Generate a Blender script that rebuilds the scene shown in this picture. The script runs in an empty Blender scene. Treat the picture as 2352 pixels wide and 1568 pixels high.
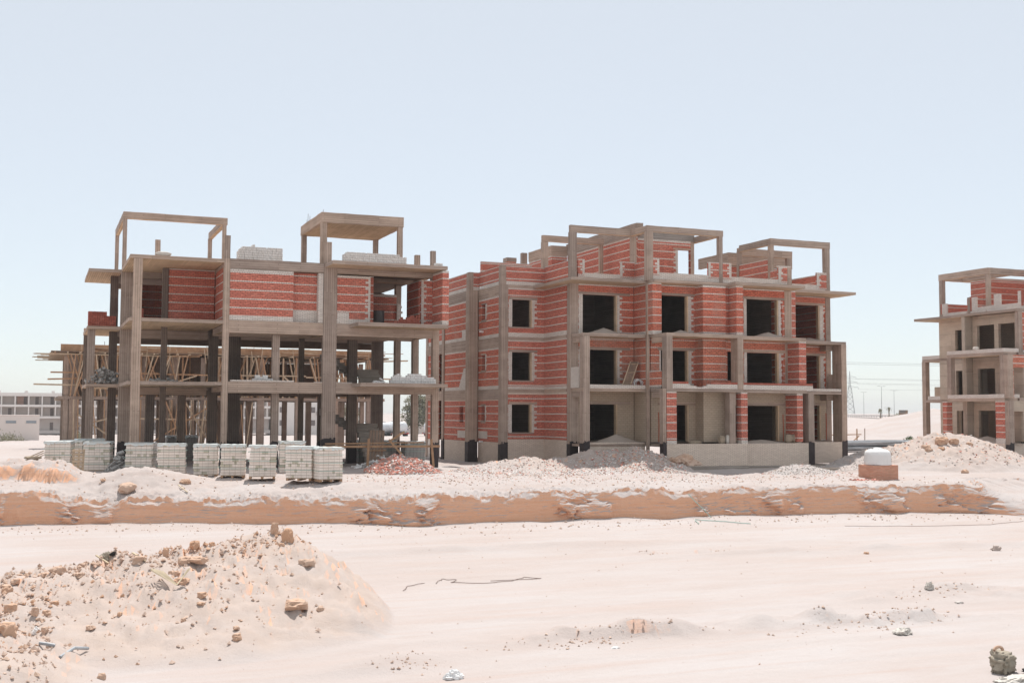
import bpy, bmesh, math, random
import numpy as np
from mathutils import Vector, Matrix, noise as mnoise
random.seed(7); rng = np.random.default_rng(7)
S = bpy.context.scene
COL = S.collection

# ------------------------------------------------------------------ camera
F, PITCH, ROLL, YAW = 2641.0, math.atan(163.5/2641.0), 0.0045, math.radians(22.4)
cam = bpy.data.cameras.new('camera'); camo = bpy.data.objects.new('camera', cam); COL.objects.link(camo)
S.camera = camo
cam.sensor_width = 36.0; cam.lens = F/2352*36.0; cam.clip_start = 0.5; cam.clip_end = 12000
_h = Vector((math.sin(YAW), math.cos(YAW), 0)); _r = Vector((math.cos(YAW), -math.sin(YAW), 0)); _u = Vector((0, 0, 1))
_fw = _h*math.cos(PITCH)+_u*math.sin(PITCH); _up = -_h*math.sin(PITCH)+_u*math.cos(PITCH)
_rr = _r*math.cos(ROLL)+_up*math.sin(ROLL); _uu = _up*math.cos(ROLL)-_r*math.sin(ROLL)
camo.matrix_world = Matrix(((_rr.x, _uu.x, -_fw.x, 0), (_rr.y, _uu.y, -_fw.y, 0), (_rr.z, _uu.z, -_fw.z, 0), (0, 0, 0, 1)))

# ------------------------------------------------------------------ light
SUN_EL, SUN_AZ = math.radians(66), math.radians(24)      # azimuth from +Y towards +X
w = bpy.data.worlds.new('World'); S.world = w; w.use_nodes = True
nt = w.node_tree; bg = nt.nodes['Background']
sky = nt.nodes.new('ShaderNodeTexSky'); sky.sky_type = 'NISHITA'; sky.sun_disc = False
sky.sun_elevation = SUN_EL; sky.sun_rotation = SUN_AZ
sky.air_density = 0.8; sky.dust_density = 0.3; sky.ozone_density = 3.0; sky.altitude = 50
veil = nt.nodes.new('ShaderNodeMix'); veil.data_type = 'RGBA'; veil.inputs[0].default_value = 0.80     # dusty air whitens the whole sky
nt.links.new(sky.outputs[0], veil.inputs[6]); veil.inputs[7].default_value = (2.72, 2.74, 2.58, 1)
nt.links.new(veil.outputs[2], bg.inputs[0]); bg.inputs[1].default_value = 0.15
sl = bpy.data.lights.new('sun', 'SUN'); sl.energy = 2.7; sl.angle = math.radians(0.5); sl.color = (1.0, 0.955, 0.90)
so = bpy.data.objects.new('sun', sl); COL.objects.link(so)
sd = Vector((math.sin(SUN_AZ)*math.cos(SUN_EL), math.cos(SUN_AZ)*math.cos(SUN_EL), math.sin(SUN_EL)))
so.rotation_euler = sd.to_track_quat('Z', 'Y').to_euler(); so.location = (0, 0, 60)
S.view_settings.view_transform = 'Standard'; S.view_settings.look = 'None'
S.view_settings.gamma = 1.0; S.view_settings.exposure = 0.87
S.render.resolution_x = 1024; S.render.resolution_y = 682
S.render.engine = 'CYCLES'
S.cycles.max_bounces = 8; S.cycles.diffuse_bounces = 5; S.cycles.transparent_max_bounces = 8

# ------------------------------------------------------------------ materials
MAT = {}
class NB:
    """small node helper"""
    def __init__(s, name, rough=0.9, spec=0.2):
        s.m = bpy.data.materials.new(name); s.m.use_nodes = True; s.t = s.m.node_tree
        s.b = s.t.nodes['Principled BSDF']; s.b.inputs['Roughness'].default_value = rough
        s.b.inputs['Specular IOR Level'].default_value = spec; MAT[name] = s.m
    def n(s, typ, **kw):
        nd = s.t.nodes.new(typ)
        for k, v in kw.items(): setattr(nd, k, v)
        return nd
    def set(s, sock, v):
        if hasattr(v, 'is_output') or isinstance(v, bpy.types.NodeSocket): s.t.links.new(v, sock)
        else: sock.default_value = v
    def pos(s): return s.n('ShaderNodeNewGeometry').outputs['Position']
    def obj(s): return s.n('ShaderNodeTexCoord').outputs['Object']
    def uv(s): return s.n('ShaderNodeUVMap').outputs[0]
    def mp(s, v, scale=(1, 1, 1), loc=(0, 0, 0)):
        m = s.n('ShaderNodeMapping'); s.set(m.inputs[0], v); m.inputs['Scale'].default_value = scale; m.inputs['Location'].default_value = loc
        return m.outputs[0]
    def noise(s, v, scale, detail=4, rough=0.55, dist=0.0):
        nd = s.n('ShaderNodeTexNoise'); s.set(nd.inputs['Vector'], v); nd.inputs['Scale'].default_value = scale
        nd.inputs['Detail'].default_value = detail; nd.inputs['Roughness'].default_value = rough; nd.inputs['Distortion'].default_value = dist
        return nd.outputs[0]
    def ramp(s, f, stops):
        r = s.n('ShaderNodeValToRGB'); s.set(r.inputs[0], f); e = r.color_ramp.elements
        e[0].position, e[0].color = stops[0][0], (*stops[0][1], 1) if len(stops[0][1]) == 3 else stops[0][1]
        e[1].position, e[1].color = stops[-1][0], (*stops[-1][1], 1)
        for p, c in stops[1:-1]:
            x = e.new(p); x.color = (*c, 1)
        return r.outputs[0]
    def mix(s, f, a, b, mode='MIX'):
        m = s.n('ShaderNodeMix', data_type='RGBA', blend_type=mode)
        s.set(m.inputs[0], f); s.set(m.inputs[6], a if isinstance(a, bpy.types.NodeSocket) else (*a, 1)); s.set(m.inputs[7], b if isinstance(b, bpy.types.NodeSocket) else (*b, 1))
        return m.outputs[2]
    def math(s, op, a, b=0.0, c=0.0):
        m = s.n('ShaderNodeMath', operation=op)
        s.set(m.inputs[0], a); s.set(m.inputs[1], b); s.set(m.inputs[2], c)
        return m.outputs[0]
    def sep(s, v):
        m = s.n('ShaderNodeSeparateXYZ'); s.set(m.inputs[0], v); return m.outputs
    def brick(s, v, w, h, mortar, c1, c2, cm, off=0.5, smooth=0.1, bias=0.0):
        b = s.n('ShaderNodeTexBrick'); s.set(b.inputs['Vector'], v); b.inputs['Scale'].default_value = 1.0
        b.inputs['Brick Width'].default_value = w; b.inputs['Row Height'].default_value = h; b.inputs['Mortar Size'].default_value = mortar
        b.inputs['Mortar Smooth'].default_value = smooth; b.inputs['Bias'].default_value = bias; b.offset = off
        for k, c in (('Color1', c1), ('Color2', c2), ('Mortar', cm)): s.set(b.inputs[k], c if isinstance(c, bpy.types.NodeSocket) else (*c, 1))
        return b.outputs
    def color(s, c): s.set(s.b.inputs['Base Color'], c if isinstance(c, bpy.types.NodeSocket) else (*c, 1)); return s
    def bump(s, h, strength=0.5, dist=0.02):
        b = s.n('ShaderNodeBump'); b.inputs['Strength'].default_value = strength; b.inputs['Distance'].default_value = dist
        s.set(b.inputs['Height'], h); s.t.links.new(b.outputs[0], s.b.inputs['Normal']); return s

# sand: pale dust on flat ground, orange brown soil where the ground is cut
SAND = (0.455, 0.395, 0.372); SAND2 = (0.485, 0.448, 0.438); SOIL = (0.70, 0.385, 0.245); SOIL2 = (0.74, 0.46, 0.325)
def sand_mat(name, lo=SAND, hi=SAND2, soil=SOIL, soil2=SOIL2, cut=True, fine=1.0):
    n = NB(name, 0.95, 0.1); p = n.pos()
    big = n.noise(n.mp(p, (0.16, 0.45, 0.3)), 1.0, 5, 0.6)
    mid = n.noise(n.mp(p, (0.6, 2.2, 1)), 1.0, 6, 0.65, 0.3)
    fin = n.noise(p, 9.0*fine, 5, 0.7)
    base = n.mix(n.ramp(big, [(0.35, (0, 0, 0)), (0.65, (1, 1, 1))]), lo, hi)
    base = n.mix(n.ramp(mid, [(0.52, (0, 0, 0)), (0.75, (0.28,)*3)]), base, (0.40, 0.31, 0.275))
    base = n.mix(n.math('MULTIPLY', fin, 0.14), base, (0.33, 0.255, 0.22))
    if cut:
        strk = n.noise(n.mp(p, (0.10, 1.6, 1), (3, 1, 0)), 1.0, 6, 0.7, 0.6)
        base = n.mix(n.ramp(strk, [(0.50, (0, 0, 0)), (0.66, (0.5,)*3)]), base, (0.455, 0.365, 0.33))
        at = n.n('ShaderNodeAttribute', attribute_name='dug'); fresh = n.math('MULTIPLY', at.outputs['Fac'], n.ramp(n.noise(p, 1.3, 5, 0.7), [(0.3, (0.35,)*3), (0.7, (1, 1, 1))]))
        base = n.mix(fresh, base, (0.475, 0.385, 0.335))
        lay = n.noise(n.mp(p, (0.25, 0.25, 9.0)), 1.0, 5, 0.6, 0.4)
        fl = n.noise(n.mp(p, (2.0, 2.0, 6.0)), 1.0, 5, 0.7)
        so_ = n.mix(n.ramp(lay, [(0.35, (0, 0, 0)), (0.68, (1, 1, 1))]), soil, soil2)
        so_ = n.mix(n.ramp(fl, [(0.60, (0, 0, 0)), (0.68, (0.35,)*3)]), so_, lo)
        # orange layer belongs to the cut bank: pick it by the true face steepness
        nz = n.sep(n.n('ShaderNodeNewGeometry').outputs['True Normal'])[2]
        k = n.ramp(n.math('ADD', nz, n.math('MULTIPLY', n.math('SUBTRACT', fin, 0.5), 0.25)), [(0.42, (1, 1, 1)), (0.68, (0, 0, 0))])
        base = n.mix(k, base, so_)
    n.color(base)
    h = n.math('ADD', n.math('MULTIPLY', n.noise(p, 5.0*fine, 6, 0.7), 0.6), n.math('MULTIPLY', n.noise(p, 28.0*fine, 4, 0.7), 0.25))
    n.bump(h, 0.75, 0.06)
    return n
sand_mat('sand')
sand_mat('clod', (0.60, 0.375, 0.25), (0.60, 0.46, 0.375), cut=False, fine=1.5)
sand_mat('soil_pile', (0.46, 0.375, 0.33), (0.52, 0.45, 0.415), cut=False)
sand_mat('grey_sand', (0.36, 0.30, 0.26), (0.46, 0.40, 0.35), cut=False)

def concrete(name, c1, c2, board=0.11, stain=0.5):
    n = NB(name, 0.92, 0.15); uv = n.uv(); p = n.pos()
    b = n.brick(uv, 3.1, board, 0.010, tuple(x*.9 for x in c1), tuple(x*1.06 for x in c2), tuple(x*0.45 for x in c1), 0.37, 0.3)
    grain = n.noise(n.mp(uv, (1.2, 30, 1)), 1.0, 4, 0.6)
    c = n.mix(n.ramp(grain, [(0.3, (0, 0, 0)), (0.75, (0.36,)*3)]), b[0], tuple(x*0.62 for x in c1))
    blotch = n.noise(n.mp(p, (0.7, 0.7, 1.3)), 1.0, 6, 0.65)
    c = n.mix(n.ramp(blotch, [(0.42, (0, 0, 0)), (0.72, (stain,)*3)]), c, tuple(min(1, x*1.28) for x in c2))
    c = n.mix(n.ramp(n.noise(p, 3.2, 5, 0.7), [(0.55, (0, 0, 0)), (0.8, (0.4,)*3)]), c, tuple(x*0.6 for x in c1))
    rnd = n.n('ShaderNodeObjectInfo').outputs['Random']
    c = n.mix(1.0, c, n.ramp(rnd, [(0.0, (0.84, 0.85, 0.87)), (0.5, (1, 1, 1)), (1.0, (1.13, 1.10, 1.06))]), 'MULTIPLY')
    joint = n.noise(n.mp(uv, (0.35, 14, 1)), 1.0, 3, 0.6)
    c = n.mix(n.ramp(joint, [(0.56, (0, 0, 0)), (0.72, (0.25,)*3)]), c, tuple(x*1.25 for x in c2))
    n.color(c); n.bump(n.math('SUBTRACT', n.math('MULTIPLY', grain, 0.5), b[1]), 0.6, 0.015)
    return n
concrete('concrete', (0.41, 0.315, 0.262), (0.465, 0.365, 0.305))
concrete('concrete_shaded', (0.19, 0.15, 0.13), (0.22, 0.175, 0.15))  # darkened copy of the concrete, interior shade put into its colour
concrete('concrete_grey', (0.345, 0.30, 0.265), (0.39, 0.345, 0.31))
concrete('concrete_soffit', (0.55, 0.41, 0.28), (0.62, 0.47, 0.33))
concrete('render_plaster', (0.48, 0.395, 0.32), (0.52, 0.435, 0.355), board=0.9)

RED1, RED2 = (0.61, 0.205, 0.15), (0.46, 0.135, 0.10)
WB1, WB2, WBM = (0.80, 0.735, 0.68), (0.70, 0.63, 0.575), (0.22, 0.18, 0.16)
def dirt(n, c, p, amt=0.5, col=(0.45, 0.36, 0.30)):
    return n.mix(n.ramp(n.noise(n.mp(p, (0.8, 0.8, 0.8)), 1.0, 6, 0.7), [(0.5, (0, 0, 0)), (0.78, (amt,)*3)]), c, col)
def banded(name, off, red1=RED1, red2=RED2, dust=0.45, smear=0.0):
    n = NB(name, 0.9, 0.15); uv = n.uv(); p = n.pos(); sx0 = n.sep(uv)
    wob = n.math('MULTIPLY', n.math('SUBTRACT', n.noise(n.mp(uv, (0.9, 0.5, 1)), 1.0, 3, 0.6), 0.5), 0.032)
    sx = [sx0[0], n.math('ADD', sx0[1], wob)]
    vary = n.noise(n.mp(uv, (4.0, 9.5, 1)), 1.0, 2, 0.8)
    r1 = n.mix(n.ramp(vary, [(0.35, (0, 0, 0)), (0.7, (1, 1, 1))]), red1, red2)
    r2 = n.mix(n.ramp(vary, [(0.35, (0, 0, 0)), (0.7, (1, 1, 1))]), tuple(min(1, x*1.35) for x in red1), tuple(x*0.62 for x in red1))
    comb = n.n('ShaderNodeCombineXYZ')
    n.set(comb.inputs[0], sx[0]); n.set(comb.inputs[1], n.math('SUBTRACT', n.math('FLOORED_MODULO', n.math('SUBTRACT', sx[1], off), 0.45), 0.056))
    row = n.math('FLOOR', n.math('DIVIDE', n.math('SUBTRACT', sx[1], off), 0.45))
    n.set(comb.inputs[0], n.math('ADD', sx[0], n.math('MULTIPLY', row, 0.137)))
    rb = n.brick(comb.outputs[0], 0.25, 0.0965, 0.009, r1, r2, (0.20, 0.085, 0.065), 0.5, 0.2)
    wb = n.brick(n.mp(uv, (1, 1, 1), (0.06, 0, 0)), 0.125, 0.45, 0.008, WB1, WB2, WBM, 0.0, 0.2)
    band = n.math('LESS_THAN', n.math('FLOORED_MODULO', n.math('SUBTRACT', sx[1], off), 0.45), 0.056)
    c = n.mix(band, rb[0], wb[0])
    c = dirt(n, c, p, dust, (0.52, 0.30, 0.24))
    if smear > 0: c = dirt(n, c, n.mp(p, (1, 1, 1), (7, 3, 9)), smear, (0.44, 0.37, 0.31))
    n.color(c); n.bump(n.math('MULTIPLY', n.math('ADD', rb[1], n.math('MULTIPLY', band, wb[1])), -1.0), 0.6, 0.01)
    return n
banded('brick_banded', 0.645); banded('brick_banded_low', 0.33); banded('brick_banded_splash', 0.55, (0.62, 0.22, 0.145), (0.50, 0.155, 0.105), 0.6, 0.75)
banded('brick_banded_dusty', 0.60, (0.62, 0.185, 0.12), (0.49, 0.125, 0.085), 0.6, 0.40)
def whitebrick(name, c1, c2, cm, dust=0.4, dc=(0.42, 0.36, 0.31), w=0.25, h=0.065):
    n = NB(name, 0.9, 0.15); uv = n.uv(); p = n.pos()
    b = n.brick(uv, w, h, 0.007, c1, c2, cm, 0.5, 0.2)
    c = dirt(n, b[0], p, dust, dc); n.color(c); n.bump(n.math('MULTIPLY', b[1], -1.0), 0.6, 0.01); return n
whitebrick('white_brick', WB1, WB2, WBM)
whitebrick('plinth_brick', (0.82, 0.70, 0.60), (0.72, 0.605, 0.515), (0.30, 0.23, 0.19), 0.6, (0.56, 0.455, 0.38))
whitebrick('splash_brick', (0.50, 0.405, 0.315), (0.45, 0.365, 0.285), (0.29, 0.22, 0.165), 0.4, (0.54, 0.45, 0.36), 0.28, 0.13)
whitebrick('red_brick', (0.44, 0.14, 0.10), (0.33, 0.09, 0.065), (0.2, 0.08, 0.06), 0.35, (0.5, 0.3, 0.24), 0.25, 0.11)
whitebrick('pallet_block', (0.88, 0.79, 0.72), (0.82, 0.725, 0.65), (0.50, 0.43, 0.37), 0.4, (0.52, 0.46, 0.41), 0.24, 0.115)
whitebrick('pallet_block_wrapped', (0.62, 0.57, 0.46), (0.54, 0.49, 0.38), (0.13, 0.12, 0.09), 0.5, (0.48, 0.46, 0.41), 0.24, 0.115)
whitebrick('white_block', (0.90, 0.89, 0.875), (0.84, 0.825, 0.81), (0.30, 0.28, 0.27), 0.2, (0.5, 0.46, 0.43), 0.065, 0.125)
whitebrick('grey_block', (0.40, 0.385, 0.37), (0.34, 0.325, 0.315), (0.14, 0.13, 0.12), 0.3, (0.4, 0.37, 0.34), 0.2, 0.125)
whitebrick('tank_plinth_brick', (0.66, 0.34, 0.24), (0.56, 0.25, 0.17), (0.42, 0.32, 0.25), 0.7, (0.40, 0.27, 0.19), 0.2, 0.07)

def plain(name, c, rough=0.85, spec=0.2, var=0.25, sc=3.0, stretch=(1, 1, 1), metal=0.0, c2=None):
    n = NB(name, rough, spec); p = n.obj()
    f = n.noise(n.mp(p, stretch), sc, 5, 0.65)
    n.color(n.mix(n.ramp(f, [(0.3, (0, 0, 0)), (0.72, (1, 1, 1))]), c, c2 or tuple(x*(1-var) for x in c)))
    n.b.inputs['Metallic'].default_value = metal
    n.bump(f, 0.3, 0.01); return n
plain('bitumen', (0.055, 0.042, 0.045), 0.6, 0.3, 0.4)
plain('timber', (0.50, 0.31, 0.19), 0.85, 0.2, 0.45, 2.5, c2=(0.33, 0.19, 0.115))
plain('timber_pale', (0.60, 0.46, 0.33), 0.85, 0.2, 0.35, 2.5)
plain('timber_old', (0.30, 0.21, 0.16), 0.85, 0.2, 0.4, 2.5)
plain('rebar', (0.16, 0.10, 0.08), 0.7, 0.3)
plain('plastic_sheet', (0.74, 0.80, 0.80), 0.35, 0.5, 0.12)
plain('strap_green', (0.42, 0.58, 0.52), 0.5, 0.4, 0.2)
plain('white_plastic', (0.80, 0.80, 0.80), 0.45, 0.4, 0.05)
plain('grey_pipe', (0.24, 0.26, 0.29), 0.5, 0.4, 0.35, 0.8, (1, 4, 4), c2=(0.42, 0.44, 0.46))
plain('orange_conduit', (0.55, 0.12, 0.06), 0.6, 0.3)
plain('red_chip', (0.74, 0.36, 0.29), 0.9, 0.1, 0.35, 2.0)
plain('pebble', (0.68, 0.52, 0.43), 0.95, 0.1, 0.3, 4.0)
plain('white_chip', (0.78, 0.74, 0.71), 0.9, 0.1, 0.25, 2.0)
plain('grey_chip', (0.66, 0.61, 0.57), 0.9, 0.1, 0.3, 2.0)
plain('paper_sack', (0.42, 0.34, 0.26), 0.9, 0.1, 0.4, 5.0)
plain('cloth_pale', (0.66, 0.62, 0.57), 0.9, 0.1, 0.25, 5.0)
plain('cloth_khaki', (0.42, 0.37, 0.30), 0.9, 0.1, 0.35, 5.0)
plain('dark_cloth', (0.05, 0.045, 0.045), 0.9, 0.1)
plain('straw', (0.62, 0.52, 0.38), 0.9, 0.1)
plain('green_net', (0.16, 0.28, 0.24), 0.9, 0.1)
plain('drum_metal', (0.11, 0.10, 0.10), 0.6, 0.4)
plain('white_wall', (0.80, 0.75, 0.72), 0.9, 0.1, 0.08, 0.2)
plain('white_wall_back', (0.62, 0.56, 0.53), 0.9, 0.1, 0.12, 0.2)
plain('shed_wall', (0.74, 0.66, 0.62), 0.9, 0.1, 0.06, 0.2)
plain('far_door', (0.24, 0.205, 0.20), 0.9, 0.1)
plain('far_glass', (0.30, 0.34, 0.38), 0.3, 0.5)
plain('far_brick', (0.55, 0.36, 0.30), 0.9, 0.1)
plain('leaf_dry', (0.20, 0.20, 0.135), 0.9, 0.1, 0.4, 0.6, c2=(0.24, 0.215, 0.15))
plain('leaf_green', (0.09, 0.12, 0.055), 0.9, 0.1, 0.4, 0.6)
plain('bark', (0.20, 0.15, 0.11), 0.9, 0.1)
plain('asphalt', (0.16, 0.15, 0.14), 0.9, 0.1, 0.15, 0.1)
plain('steel_far', (0.25, 0.25, 0.26), 0.6, 0.4)
plain('tanker_white', (0.72, 0.74, 0.77), 0.3, 0.5, 0.08)
plain('tanker_blue', (0.20, 0.30, 0.48), 0.4, 0.5)
plain('tanker_red', (0.50, 0.06, 0.05), 0.4, 0.5)
plain('tyre', (0.03, 0.03, 0.03), 0.9, 0.1)
plain('bill_face', (0.10, 0.14, 0.16), 0.7, 0.2, 0.5, 0.5, c2=(0.40, 0.22, 0.12))

# ------------------------------------------------------------------ mesh helpers
class MB:
    def __init__(s): s.v = []; s.f = []; s.uv = []; s.mi = []; s.mats = []
    def mat(s, m):
        if m not in s.mats: s.mats.append(m)
        return s.mats.index(m)
    def quad(s, pts, uvs, m):
        i = len(s.v); s.v += [tuple(p) for p in pts]; s.f.append(tuple(range(i, i+len(pts)))); s.uv.append(uvs); s.mi.append(s.mat(m)); return s
    def box(s, x0, x1, y0, y1, z0, z1, m='concrete', zr=None, bottom=None, jit=0.0, soff=None, step=0.6):
        """axis aligned box. brick style uv (u along face, v = z - zr) if zr is given, else boards along the longest side"""
        X, Y, Z = sorted((x0, x1)), sorted((y0, y1)), sorted((z0, z1))
        L = max(range(3), key=lambda a: (X, Y, Z)[a][1]-(X, Y, Z)[a][0])
        def uvof(p, ax):
            if zr is not None:
                if ax == 0: return (p[1], p[2]-zr)
                if ax == 1: return (p[0], p[2]-zr)
                return (p[0], p[1])
            o = [a for a in range(3) if a != ax]
            if L in o:
                k = [a for a in o if a != L][0]; return (p[L], p[k])
            return (p[o[0]], p[o[1]])
        ln = (X, Y, Z)[L][1]-(X, Y, Z)[L][0]
        nseg = max(1, int(ln/step)) if jit > 0 else 1
        ts = [(X, Y, Z)[L][0]+ln*i/nseg for i in range(nseg+1)]
        o = [a for a in range(3) if a != L]
        A, B = (X, Y, Z)[o[0]], (X, Y, Z)[o[1]]
        rings = []
        for i, t in enumerate(ts):
            r = []
            for (a, b) in ((A[0], B[0]), (A[1], B[0]), (A[1], B[1]), (A[0], B[1])):
                p = [0, 0, 0]; p[L] = t; p[o[0]] = a+random.uniform(-jit, jit); p[o[1]] = b+random.uniform(-jit, jit); r.append(p)
            rings.append(r)
        def emit(pts, ax, neg):
            mm = m
            if ax == 2 and neg and bottom: mm = bottom
            s.quad(pts, [uvof(p, ax) for p in pts], mm)
        flip = (L == 1)
        for i in range(nseg):
            a, b = rings[i], rings[i+1]
            for k in range(4):
                k2 = (k+1) % 4
                ax = o[1] if k in (0, 2) else o[0]; neg = k in (0, 3)
                pts = [a[k], a[k2], b[k2], b[k]]
                if flip: pts = pts[::-1]
                emit(pts, ax, neg)
        c0 = rings[0][::-1]; c1 = rings[-1]
        if flip: c0, c1 = c0[::-1], c1[::-1]
        emit(c0, L, True); emit(c1, L, False)
        return s
    def beam(s, p, q, w=0.05, h=0.05, m='timber', up=(0, 0, 1)):
        p, q = Vector(p), Vector(q); d = (q-p); ln = d.length
        if ln < 1e-6: return s
        d.normalize(); u = Vector(up)
        if abs(d.dot(u)) > 0.95: u = Vector((1, 0, 0))
        a = d.cross(u).normalized()*w/2; b = a.cross(d).normalized()*h/2
        r0 = [p-a-b, p+a-b, p+a+b, p-a+b]; r1 = [x+d*ln for x in r0]
        for k in range(4):
            k2 = (k+1) % 4; s.quad([r0[k], r0[k2], r1[k2], r1[k]][::-1], [(0, 0), (0, w), (ln, w), (ln, 0)], m)
        s.quad(r0, [(0, 0), (0, w), (h, w), (h, 0)], m); s.quad(r1[::-1], [(0, 0), (0, w), (h, w), (h, 0)], m)
        return s
    def tube(s, pts, r=0.02, m='rebar', n=6, caps=True, r_end=None):
        pts = [Vector(p) for p in pts]; rings = []
        for i, p in enumerate(pts):
            d = (pts[min(i+1, len(pts)-1)]-pts[max(i-1, 0)]).normalized()
            u = Vector((0, 0, 1)) if abs(d.z) < 0.9 else Vector((1, 0, 0))
            a = d.cross(u).normalized(); b = a.cross(d)
            rad = r if r_end is None else r+(r_end-r)*i/(len(pts)-1)
            rings.append([p+(a*math.cos(t)+b*math.sin(t))*rad for t in [2*math.pi*k/n for k in range(n)]])
        acc = 0
        for i in range(len(rings)-1):
            ln = (pts[i+1]-pts[i]).length
            for k in range(n):
                k2 = (k+1) % n
                s.quad([rings[i][k], rings[i+1][k], rings[i+1][k2], rings[i][k2]], [(acc, k/n), (acc+ln, k/n), (acc+ln, (k+1)/n), (acc, (k+1)/n)], m)
            acc += ln
        if caps:
            s.quad(rings[0], [(0, 0)]*n, m); s.quad(rings[-1][::-1], [(0, 0)]*n, m)
        return s
    def lathe(s, prof, c=(0, 0, 0), m='concrete', n=24, axis='z'):
        rings = []
        for (r, z) in prof:
            ring = []
            for k in range(n):
                t = 2*math.pi*k/n
                q = (r*math.cos(t), r*math.sin(t), z) if axis == 'z' else ((z, r*math.cos(t), r*math.sin(t)) if axis == 'x' else (r*math.sin(t), z, r*math.cos(t)))
                ring.append((c[0]+q[0], c[1]+q[1], c[2]+q[2]))
            rings.append(ring)
        for i in range(len(rings)-1):
            for k in range(n):
                k2 = (k+1) % n; s.quad([rings[i][k], rings[i][k2], rings[i+1][k2], rings[i+1][k]], [(k/n, prof[i][1]), ((k+1)/n, prof[i][1]), ((k+1)/n, prof[i+1][1]), (k/n, prof[i+1][1])], m)
        s.quad(rings[0][::-1], [(0, 0)]*n, m); s.quad(rings[-1], [(0, 0)]*n, m)
        return s
    def build(s, name, parent=None, smooth=False, loc=None, kind=None, label=None, matrix=None):
        me = bpy.data.meshes.new(name)
        me.from_pydata(s.v, [], s.f)
        for m in s.mats: me.materials.append(MAT[m])
        me.polygons.foreach_set('material_index', s.mi)
        uvl = me.uv_layers.new(name='UVMap'); uvl.data.foreach_set('uv', [c for f in s.uv for t in f for c in (t[0], t[1])])
        if smooth:
            bm = bmesh.new(); bm.from_mesh(me); bmesh.ops.remove_doubles(bm, verts=bm.verts, dist=1e-4)
            for f in bm.faces: f.smooth = True
            bm.to_mesh(me); bm.free()
        me.update()
        o = bpy.data.objects.new(name, me); COL.objects.link(o)
        if parent is not None: o.parent = parent; o.matrix_parent_inverse = parent.matrix_world.inverted()
        if loc: o.location = loc
        if kind: o['kind'] = kind
        if label: o['label'] = label
        return o

def thing(name, label, cat, loc=(0, 0, 0), rz=0.0, group=None):
    """an Empty at the base of a thing; parts built afterwards use coordinates local to it"""
    o = bpy.data.objects.new(name, None); COL.objects.link(o); o.location = loc; o.rotation_euler = (0, 0, rz)
    o.empty_display_size = 0.3; o['label'] = label; o['category'] = cat
    if group: o['group'] = group
    return o
def part(mb, name, parent, **kw):
    o = mb.build(name, None, **kw); o.parent = parent; return o
def tag(o, label, cat, group=None, kind=None):
    if label: o['label'] = label
    if cat: o['category'] = cat
    if group: o['group'] = group
    if kind: o['kind'] = kind
    return o
def copy_tree(o, parent=None, **props):
    c = o.copy(); COL.objects.link(c)
    if parent is not None: c.parent = parent
    for ch in o.children: copy_tree(ch, c)
    for k, v in props.items(): c[k] = v
    return c
def lerp(a, b, t): return a+(b-a)*t
# ------------------------------------------------------------------ ground
def smooth(t): t = np.clip(t, 0, 1); return t*t*(3-2*t)
class VN:
    """periodic value noise in 2D, vectorised"""
    def __init__(s, seed, n=256): s.g = np.random.default_rng(seed).random((n, n)); s.n = n
    def one(s, x, y):
        xi = np.floor(x).astype(int); yi = np.floor(y).astype(int); fx = x-xi; fy = y-yi
        fx = fx*fx*(3-2*fx); fy = fy*fy*(3-2*fy); n = s.n
        a = s.g[xi % n, yi % n]; b = s.g[(xi+1) % n, yi % n]; c = s.g[xi % n, (yi+1) % n]; d = s.g[(xi+1) % n, (yi+1) % n]
        return (a*(1-fx)+b*fx)*(1-fy)+(c*(1-fx)+d*fx)*fy-0.5
    def __call__(s, x, y, oct=4, gain=0.5):
        x = np.asarray(x, float); y = np.asarray(y, float); r = 0; a = 1.0
        for k in range(oct): r = r+a*s.one(x*2**k+k*17.3, y*2**k+k*31.7); a *= gain
        return r
N1, N2, N3, N4 = VN(1), VN(2), VN(3), VN(4)
CLX = [-60, -12, -1, 2.4, 5.3, 9.7, 14, 18, 22, 28, 33, 37.6, 41, 44, 60]
CLY = [52, 50.3, 49.6, 49.9, 48.7, 47.1, 44.4, 44.5, 44.4, 43.6, 43.2, 42.3, 41.0, 40.0, 38.0]
CLE = [-3.3, -3.3, -3.32, -3.78, -3.66, -3.72, -3.5, -3.42, -3.38, -3.45, -3.42, -3.37, -3.4, -3.6, -4.2]
LOW = -4.6
def cliff_y(x): return np.interp(x, CLX, CLY)+0.16*N1(x*0.35, x*0+3.1, 3)+0.05*N2(x*2.2, x*0+1.1, 3)
def cliff_e(x): return np.interp(x, CLX, CLE)+0.22*N2(x*0.45, x*0+9.0, 5, 0.6)
def ramp_k(x): return smooth((x-40.3)/3.2)          # right end: the bank dies out into a slope
def base_z(x): return -4.52+0.09*np.abs(N3(x*0.45, x*0+5, 2))*2+0.05*np.sin(x*1.3)
def rot(x, y, cx, cy, a, sx, sy):
    c, s_ = math.cos(a), math.sin(a); dx, dy = x-cx, y-cy
    return ((dx*c+dy*s_)/sx)**2+((-dx*s_+dy*c)/sy)**2
def cone(x, y, cx, cy, a, sx, sy, h, p=1.0): return h*np.clip(1-np.sqrt(rot(x, y, cx, cy, a, sx, sy)), 0, 1)**p
def gau(x, y, cx, cy, a, sx, sy, h): return h*np.exp(-rot(x, y, cx, cy, a, sx, sy))
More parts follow.
